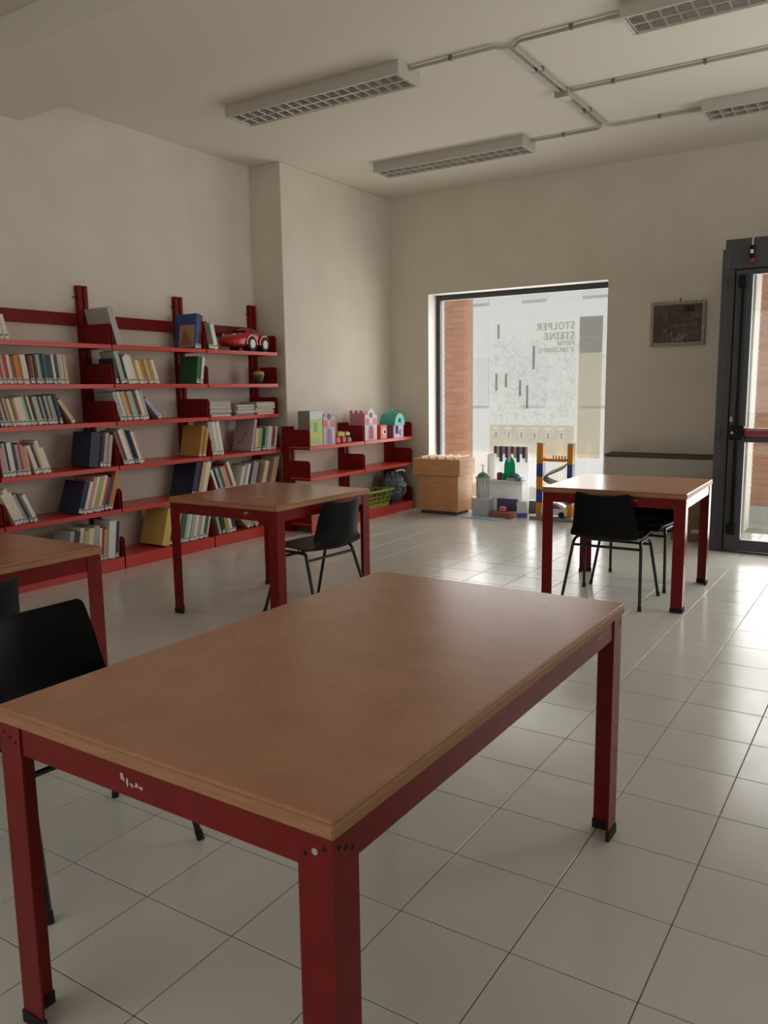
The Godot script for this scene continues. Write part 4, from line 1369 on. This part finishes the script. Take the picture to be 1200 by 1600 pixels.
func basket() -> void:
	var t := thing("basket", "lime green openwork plastic basket on the bottom of the low shelves", "basket", p(-12.28, 0.30, -17.1))
	var m := mat(rgb(150, 160, 58), 0.45)
	var hh := 0.62
	var rim := MB.new()
	for s in [-1, 1]:
		rim.span(p(-0.42, hh - 0.07, s * 0.82 - 0.04), p(0.42, hh, s * 0.82 + 0.04), 0.003)
		rim.span(p(s * 0.42 - 0.04, hh - 0.07, -0.86), p(s * 0.42 + 0.04, hh, 0.86), 0.003)
	part("rim", rim.mesh(), m, t)
	part("bottom", MB.new().span(p(-0.34, 0, -0.68), p(0.34, 0.14, 0.68), 0.004).mesh(), m, t)
	for s in [-1, 1]:
		for i in 9:
			var k := -1.0 + 2.0 * i / 8.0
			part("upright", MB.new().tube([p(s * 0.33, 0.1, k * 0.66), p(s * 0.41, hh - 0.04, k * 0.8)], 0.006, 4).mesh(), m, t)
		for i in 5:
			var k := -1.0 + 2.0 * i / 4.0
			part("upright", MB.new().tube([p(k * 0.32, 0.1, s * 0.67), p(k * 0.4, hh - 0.04, s * 0.81)], 0.006, 4).mesh(), m, t)
		for j in [0.24, 0.38]:
			var f: float = 0.33 + 0.08 * j / hh
			part("hoop", MB.new().tube([p(s * f, j, -0.7), p(s * f, j, 0.7)], 0.005, 4).mesh(), m, t)
			part("hoop", MB.new().tube([p(-0.36, j, s * 0.71), p(0.36, j, s * 0.71)], 0.005, 4).mesh(), m, t)


func toy_bag() -> void:
	# crumpled see-through bag with toys in it
	var t := thing("toy_bag", "crumpled grey-blue plastic bag full of toys under the low shelves", "bag", p(-12.25, 0.30, -18.62))
	var n := FastNoiseLite.new()
	n.seed = 3
	n.frequency = 0.8
	var b := MB.new(-1)
	var nu := 28
	var nv := 16
	var g := []
	for j in nv + 1:
		var row := []
		var v := float(j) / nv
		for i in nu:
			var a := TAU * i / nu
			var r := pow(sin(PI * clampf(v, 0.04, 0.97)), 0.3)
			var d := Vector3(cos(a) * r * 0.38, v * 1.1, sin(a) * r * 0.58)
			d += d.normalized() * n.get_noise_3dv(d * 3.0) * 0.24
			d.y = maxf(d.y, 0.005)
			row.append(d * T)
		g.append(row)
	var mid := Vector3(0, 0.6 * T, 0)
	for j in nv:
		for i in nu:
			b.oquad(g[j][i], g[j][(i + 1) % nu], g[j + 1][(i + 1) % nu], g[j + 1][i], mid)
	var m := mat(rgb(84, 96, 104), 0.3)
	m.albedo_color = Color.WHITE
	m.albedo_texture = noise_tex(0.03, rgb(44, 54, 62), rgb(128, 138, 144), 51, 256)
	tri_map(m, Vector3.ONE * 3.0)
	part("bag", b.mesh(), m, t)
	part("white_fold", MB.new(1).tube([p(0.28, 1.12, -0.3), p(0.33, 1.2, 0.0), p(0.25, 1.16, 0.28)], 0.013, 6).mesh(), M.reveal, t)


func loft(stations: Array, n := 18) -> ArrayMesh:
	# rounded body along z: each station holds z, low y, high y, half width (tiles)
	var b := MB.new(1)
	var rings := []
	for q in stations:
		var ring := []
		for i in n:
			var a := TAU * i / n
			var cx := signf(cos(a)) * pow(absf(cos(a)), 0.6)
			var cy := signf(sin(a)) * pow(absf(sin(a)), 0.6)
			ring.append(p(cx * q[3], (q[1] + q[2]) / 2.0 + cy * (q[2] - q[1]) / 2.0, q[0]))
		rings.append(ring)
	for k in rings.size() - 1:
		var mid := p(0, (stations[k][1] + stations[k][2]) / 2.0, (stations[k][0] + stations[k + 1][0]) / 2.0)
		for i in n:
			b.oquad(rings[k][i], rings[k][(i + 1) % n], rings[k + 1][(i + 1) % n], rings[k + 1][i], mid)
	for e in [0, rings.size() - 1]:
		var c := p(0, (stations[e][1] + stations[e][2]) / 2.0, stations[e][0])
		var inner := p(0, 0.3, 0)
		for i in n:
			b.otri(c, rings[e][i], rings[e][(i + 1) % n], inner)
	return b.mesh()


func toy_car() -> void:
	# long side towards +x, bonnet towards +z
	var t := thing("toy_car", "red plastic toy car with black tyres on the top shelf", "toy car", p(-13.36, 5.53, -12.1), 0.12)
	var m := mat(rgb(176, 26, 30), 0.28)
	part("body", loft([[0.94, 0.2, 0.3, 0.14], [0.88, 0.14, 0.4, 0.26], [0.7, 0.12, 0.47, 0.31], [0.45, 0.12, 0.5, 0.32], [0.24, 0.12, 0.55, 0.31], [0.12, 0.12, 0.63, 0.29], [-0.02, 0.12, 0.69, 0.28], [-0.22, 0.12, 0.69, 0.28], [-0.38, 0.12, 0.62, 0.29], [-0.5, 0.12, 0.52, 0.31], [-0.66, 0.12, 0.52, 0.31], [-0.8, 0.16, 0.48, 0.28], [-0.88, 0.24, 0.4, 0.16]]), m, t)
	for z in [0.06, -0.6]:
		var fz: float = z
		var f := PackedVector2Array(arc(Vector2(0, 0.2) * T, 0.29 * T, 0.0, PI, 10))
		for s in [-1, 1]:
			part("mudguard", MB.new().extrude(f, -0.016, 0.016).mesh(), m, t, p(s * 0.29, 0, fz), Vector3(0, PI / 2, 0))
			var wh := part("wheel", MB.new(1).tube([Vector3(s * 0.085, 0.22 * T, fz * T), Vector3(s * 0.112, 0.22 * T, fz * T)], 0.22 * T, 18).mesh(), M.rubber, t)
			part("hub_cap", MB.new(1).tube([Vector3(s * 0.112, 0.22 * T, fz * T), Vector3(s * 0.116, 0.22 * T, fz * T)], 0.13 * T, 14).mesh(), mat(rgb(206, 196, 170), 0.4), wh)
	part("windscreen", MB.new().box(p(0, 0.56, 0.2), Vector3(0.13, 0.03, 0.012), 0.003).mesh(), M.black, t)
	for s in [-1, 1]:
		part("side_window", MB.new().box(p(s * 0.275, 0.58, -0.12), Vector3(0.006, 0.03, 0.07), 0.002).mesh(), M.black, t)
		part("headlight", MB.new(1).lathe([Vector2(0, 0.016), Vector2(0.01, 0.014), Vector2(0.016, 0.004), Vector2(0.017, 0)], 10).mesh(), mat(rgb(226, 176, 170), 0.3), t, p(s * 0.18, 0.44, 0.74))


func window_toys() -> void:
	# wooden browser box beside the window
	var b := thing("browser_box", "pale wooden browser box with dividers in its open top, left of the window", "wooden box", p(-10.37, 0.0, -18.97))
	part("plinth", MB.new().span(p(-0.66, 0.0, -0.5), p(0.72, 0.12, 0.46)).mesh(), M.fan_dark, b)
	part("lower_case", MB.new().span(p(-0.78, 0.12, -0.56), p(0.82, 1.38, 0.5), 0.003).mesh(), M.pine, b)
	var u := MB.new()
	u.span(p(-0.94, 1.38, 0.51), p(0.92, 1.95, 0.57), 0.002)
	u.span(p(-0.94, 1.38, -0.6), p(0.92, 1.95, -0.54), 0.002)
	u.span(p(-0.94, 1.38, -0.54), p(-0.88, 1.95, 0.51), 0.002)
	u.span(p(0.86, 1.38, -0.54), p(0.92, 1.95, 0.51), 0.002)
	u.span(p(-0.9, 1.38, -0.55), p(0.9, 1.44, 0.52))
	part("upper_case", u.mesh(), M.pine, b)
	for i in 5:
		var x := -0.66 + i * 0.33
		part("divider", MB.new().span(p(x, 1.44, -0.54), p(x + 0.09, 2.03, 0.56), 0.003).mesh(), M.pine_pale, b)
	# open toy castle with a green arch
	# thin translucent plastic
	var w := mat(rgb(236, 235, 232), 0.5)
	w.backlight_enabled = true
	w.backlight = Color(0.9, 0.9, 0.9)
	var green := mat(rgb(20, 160, 124), 0.4)
	green.backlight_enabled = true
	green.backlight = Color(0.1, 0.8, 0.6)
	var c := thing("toy_palace", "white toy palace with green arched window, patterned frieze and a small bed", "toy house", p(-8.15, 0.0, -19.72))
	part("back_wall", MB.new().span(p(-0.72, 0.0, -0.2), p(0.62, 2.1, -0.14), 0.003).mesh(), w, c)
	part("balcony", MB.new().span(p(-0.72, 1.1, -0.14), p(0.62, 1.2, 0.42), 0.004).mesh(), w, c)
	part("side_wall", MB.new().span(p(-0.74, 0.0, -0.2), p(-0.68, 2.1, 0.3), 0.003).mesh(), w, c)
	part("front_wall", MB.new().span(p(-0.68, 0.0, 0.36), p(0.62, 1.1, 0.42), 0.003).mesh(), w, c)
	part("arched_window", MB.new().extrude(gable(0.2, 0.4, 0.78), 0.0, 0.012).mesh(), green, c, p(-0.08, 1.22, -0.13))
	var fz := [rgb(150, 70, 90), rgb(226, 220, 214), rgb(84, 84, 150), rgb(190, 160, 150), rgb(70, 90, 130), rgb(216, 200, 196)]
	for i in 12:
		var x := -0.66 + i * 0.107
		part("frieze_block", MB.new().span(p(x, 2.1 - 0.14 * (i % 3), -0.13), p(x + 0.095, 2.36, -0.05), 0.002).mesh(), mat(fz[(i * 5) % 6], 0.6), c)
	part("bed", MB.new().span(p(-0.02, 1.2, -0.02), p(0.48, 1.32, 0.3), 0.006).mesh(), mat(rgb(210, 214, 222), 0.6), c)
	part("bed_cover", MB.new(1).lathe([Vector2(0.075, 0.0), Vector2(0.07, 0.02), Vector2(0.045, 0.04), Vector2(0.0, 0.048)], 14).mesh(), mat(rgb(30, 90, 80), 0.5), c, p(0.16, 1.32, 0.14))
	part("red_seat", MB.new().span(p(-0.42, 1.2, 0.02), p(-0.28, 1.46, 0.22), 0.008).mesh(), mat(rgb(150, 40, 60), 0.5), c)
	part("green_seat", MB.new().span(p(-0.24, 1.2, 0.02), p(-0.12, 1.44, 0.22), 0.008).mesh(), green, c)
	part("blue_chest", MB.new().span(p(0.34, 1.2, 0.2), p(0.56, 1.34, 0.4), 0.006).mesh(), mat(rgb(110, 140, 176), 0.5), c)
	# small white tower with a green dome on a pale carton
	var k := thing("pale_carton", "pale blue-grey carton under the small white toy tower", "carton", p(-8.86, 0.0, -19.0))
	part("carton", MB.new().span(p(-0.3, 0.0, -0.24), p(0.3, 0.58, 0.24), 0.003).mesh(), mat(rgb(196, 200, 206), 0.6), k)
	part("lid", MB.new().span(p(-0.32, 0.54, -0.26), p(0.32, 0.62, 0.26), 0.003).mesh(), mat(rgb(206, 208, 212), 0.6), k)
	var tw := thing("toy_tower", "small white barred toy tower with a green dome and spire", "toy tower", p(-8.86, 0.62, -19.0))
	part("core", MB.new(1).lathe([Vector2(0, 0), Vector2(0.074, 0), Vector2(0.066, 0.01), Vector2(0.06, 0.012), Vector2(0.06, 0.2), Vector2(0.072, 0.21), Vector2(0.072, 0.222), Vector2(0, 0.224)], 18).mesh(), w, tw)
	for i in 12:
		var a := TAU * i / 12
		part("column", MB.new(1).tube([Vector3(cos(a) * 0.066, 0.01, sin(a) * 0.066), Vector3(cos(a) * 0.066, 0.212, sin(a) * 0.066)], 0.006, 6).mesh(), mat(rgb(206, 204, 204), 0.5), tw)
	part("dome", MB.new(1).lathe([Vector2(0.09, 0.222), Vector2(0.062, 0.236), Vector2(0.05, 0.262), Vector2(0.025, 0.28), Vector2(0.006, 0.288), Vector2(0.003, 0.36), Vector2(0.0, 0.362)], 18).mesh(), mat(rgb(66, 120, 88), 0.5), tw)
	part("spire_cross", MB.new().box(Vector3(0, 0.36, 0), Vector3(0.05, 0.006, 0.006)).mesh(), M.fan_dark, tw)
	# low open game box with its lid leaning on it, a sheet on the floor
	var gb := thing("game_box", "low purple and brown game box on the floor by the window", "toy box", p(-8.0, 0.0, -18.92))
	part("tray", MB.new().span(p(-0.42, 0.0, -0.3), p(0.36, 0.2, 0.28), 0.004).mesh(), mat(rgb(150, 96, 74), 0.5), gb)
	part("back_board", MB.new().span(p(-0.42, 0.0, -0.34), p(0.36, 0.6, -0.3), 0.002).mesh(), mat(rgb(88, 76, 128), 0.5), gb)
	part("pink_figure", MB.new().span(p(-0.16, 0.2, -0.06), p(0.06, 0.38, 0.1), 0.012).mesh(), mat(rgb(206, 140, 144), 0.5), gb)
	var lid := thing("box_lid", "white and blue lid leaning at the right of the game box", "lid", p(-7.38, 0.0, -18.98), 0.5)
	part("board", MB.new().box(p(0, 0.29, 0), Vector3(0.11, 0.185, 0.012), 0.002).mesh(), mat(rgb(222, 224, 230), 0.6), lid, Vector3.ZERO, Vector3(-0.3, 0, 0))
	part("stripe", MB.new().box(p(0, 0.1, 0.03), Vector3(0.11, 0.05, 0.004), 0.001).mesh(), mat(rgb(76, 84, 168), 0.6), lid, Vector3.ZERO, Vector3(-0.3, 0, 0))
	var sh := MB.new().box(Vector3(0, 0.004, 0), Vector3(0.46, 0.008, 0.2), 0.001)
	single("play_board", "flat pale blue board lying on the floor before the toys", "board", sh.mesh(), mat(rgb(160, 184, 206), 0.5), p(-8.6, 0, -18.5), -0.08)
	garage()


func garage() -> void:
	var g := thing("toy_garage", "toy garage with orange and blue towers and grey ramps by the window", "toy garage", p(-6.32, 0.0, -19.28))
	var seg := [[0.12, 0.56, 0], [0.56, 1.0, 1], [1.0, 1.42, 0], [1.42, 1.86, 1], [1.86, 2.46, 0], [2.46, 2.56, 2]]
	var col := [mat(rgb(230, 150, 40), 0.4), mat(rgb(58, 76, 148), 0.4), mat(rgb(178, 168, 156), 0.5)]
	for s in [[-0.65, -0.43], [0.41, 0.59]]:
		for q in seg:
			part("tower_segment", MB.new().span(p(s[0], q[0], -0.16), p(s[1], q[1], 0.12), 0.004).mesh(), col[q[2]], g)
	part("top_deck", MB.new().span(p(-0.43, 1.96, -0.14), p(0.41, 2.06, 0.3), 0.004).mesh(), col[0], g)
	for i in 5:
		part("railing_post", MB.new().span(p(-0.02 + i * 0.1, 2.06, 0.26), p(0.02 + i * 0.1, 2.16, 0.29)).mesh(), col[0], g)
	part("middle_deck", MB.new().span(p(-0.43, 1.0, -0.14), p(0.41, 1.07, 0.3), 0.004).mesh(), col[0], g)
	# curved grey ramps
	for r in [[1.9, 1.45, 1.0], [1.45, 1.1, -1.0]]:
		var grid := []
		for j in 11:
			var a := j / 10.0
			var x: float = lerpf(-0.38, 0.38, 0.5 + 0.5 * r[2] * cos(a * PI * 0.9))
			var z := 0.05 + 0.2 * sin(a * PI)
			var y: float = lerpf(r[0], r[1], a)
			grid.append([p(x, y + 0.05, z - 0.14), p(x, y - 0.05, z + 0.14)])
		part("ramp", sheet(grid, 0.012), mat(rgb(104, 96, 88), 0.5), g)
	part("base_board", MB.new().span(p(-0.8, 0.0, -0.2), p(0.7, 0.12, 0.34), 0.006).mesh(), mat(rgb(150, 146, 140), 0.5), g)
	var c := thing("toy_van", "white toy car with violet windows at the foot of the toy garage", "toy car", p(-6.28, 0.12, -19.1), 0.15)
	var side := PackedVector2Array([Vector2(-0.42, 0.08), Vector2(0.42, 0.08), Vector2(0.44, 0.24), Vector2(0.3, 0.4), Vector2(0.1, 0.5), Vector2(-0.26, 0.48), Vector2(-0.4, 0.34)])
	for i in side.size():
		side[i] *= T
	part("body", MB.new().extrude(side, -0.06, 0.06).mesh(), mat(rgb(226, 224, 222), 0.35), c)
	var win := PackedVector2Array([Vector2(-0.3, 0.3), Vector2(0.26, 0.3), Vector2(0.08, 0.44), Vector2(-0.22, 0.43)])
	for i in win.size():
		win[i] *= T
	part("window", MB.new().extrude(win, 0.06, 0.064).mesh(), mat(rgb(88, 84, 132), 0.3), c)
	for x in [-0.26, 0.26]:
		for s in [-1, 1]:
			part("wheel", MB.new(1).tube([Vector3(x * T, 0.1 * T, s * 0.05), Vector3(x * T, 0.1 * T, s * 0.068)], 0.1 * T, 12).mesh(), M.rubber, c)
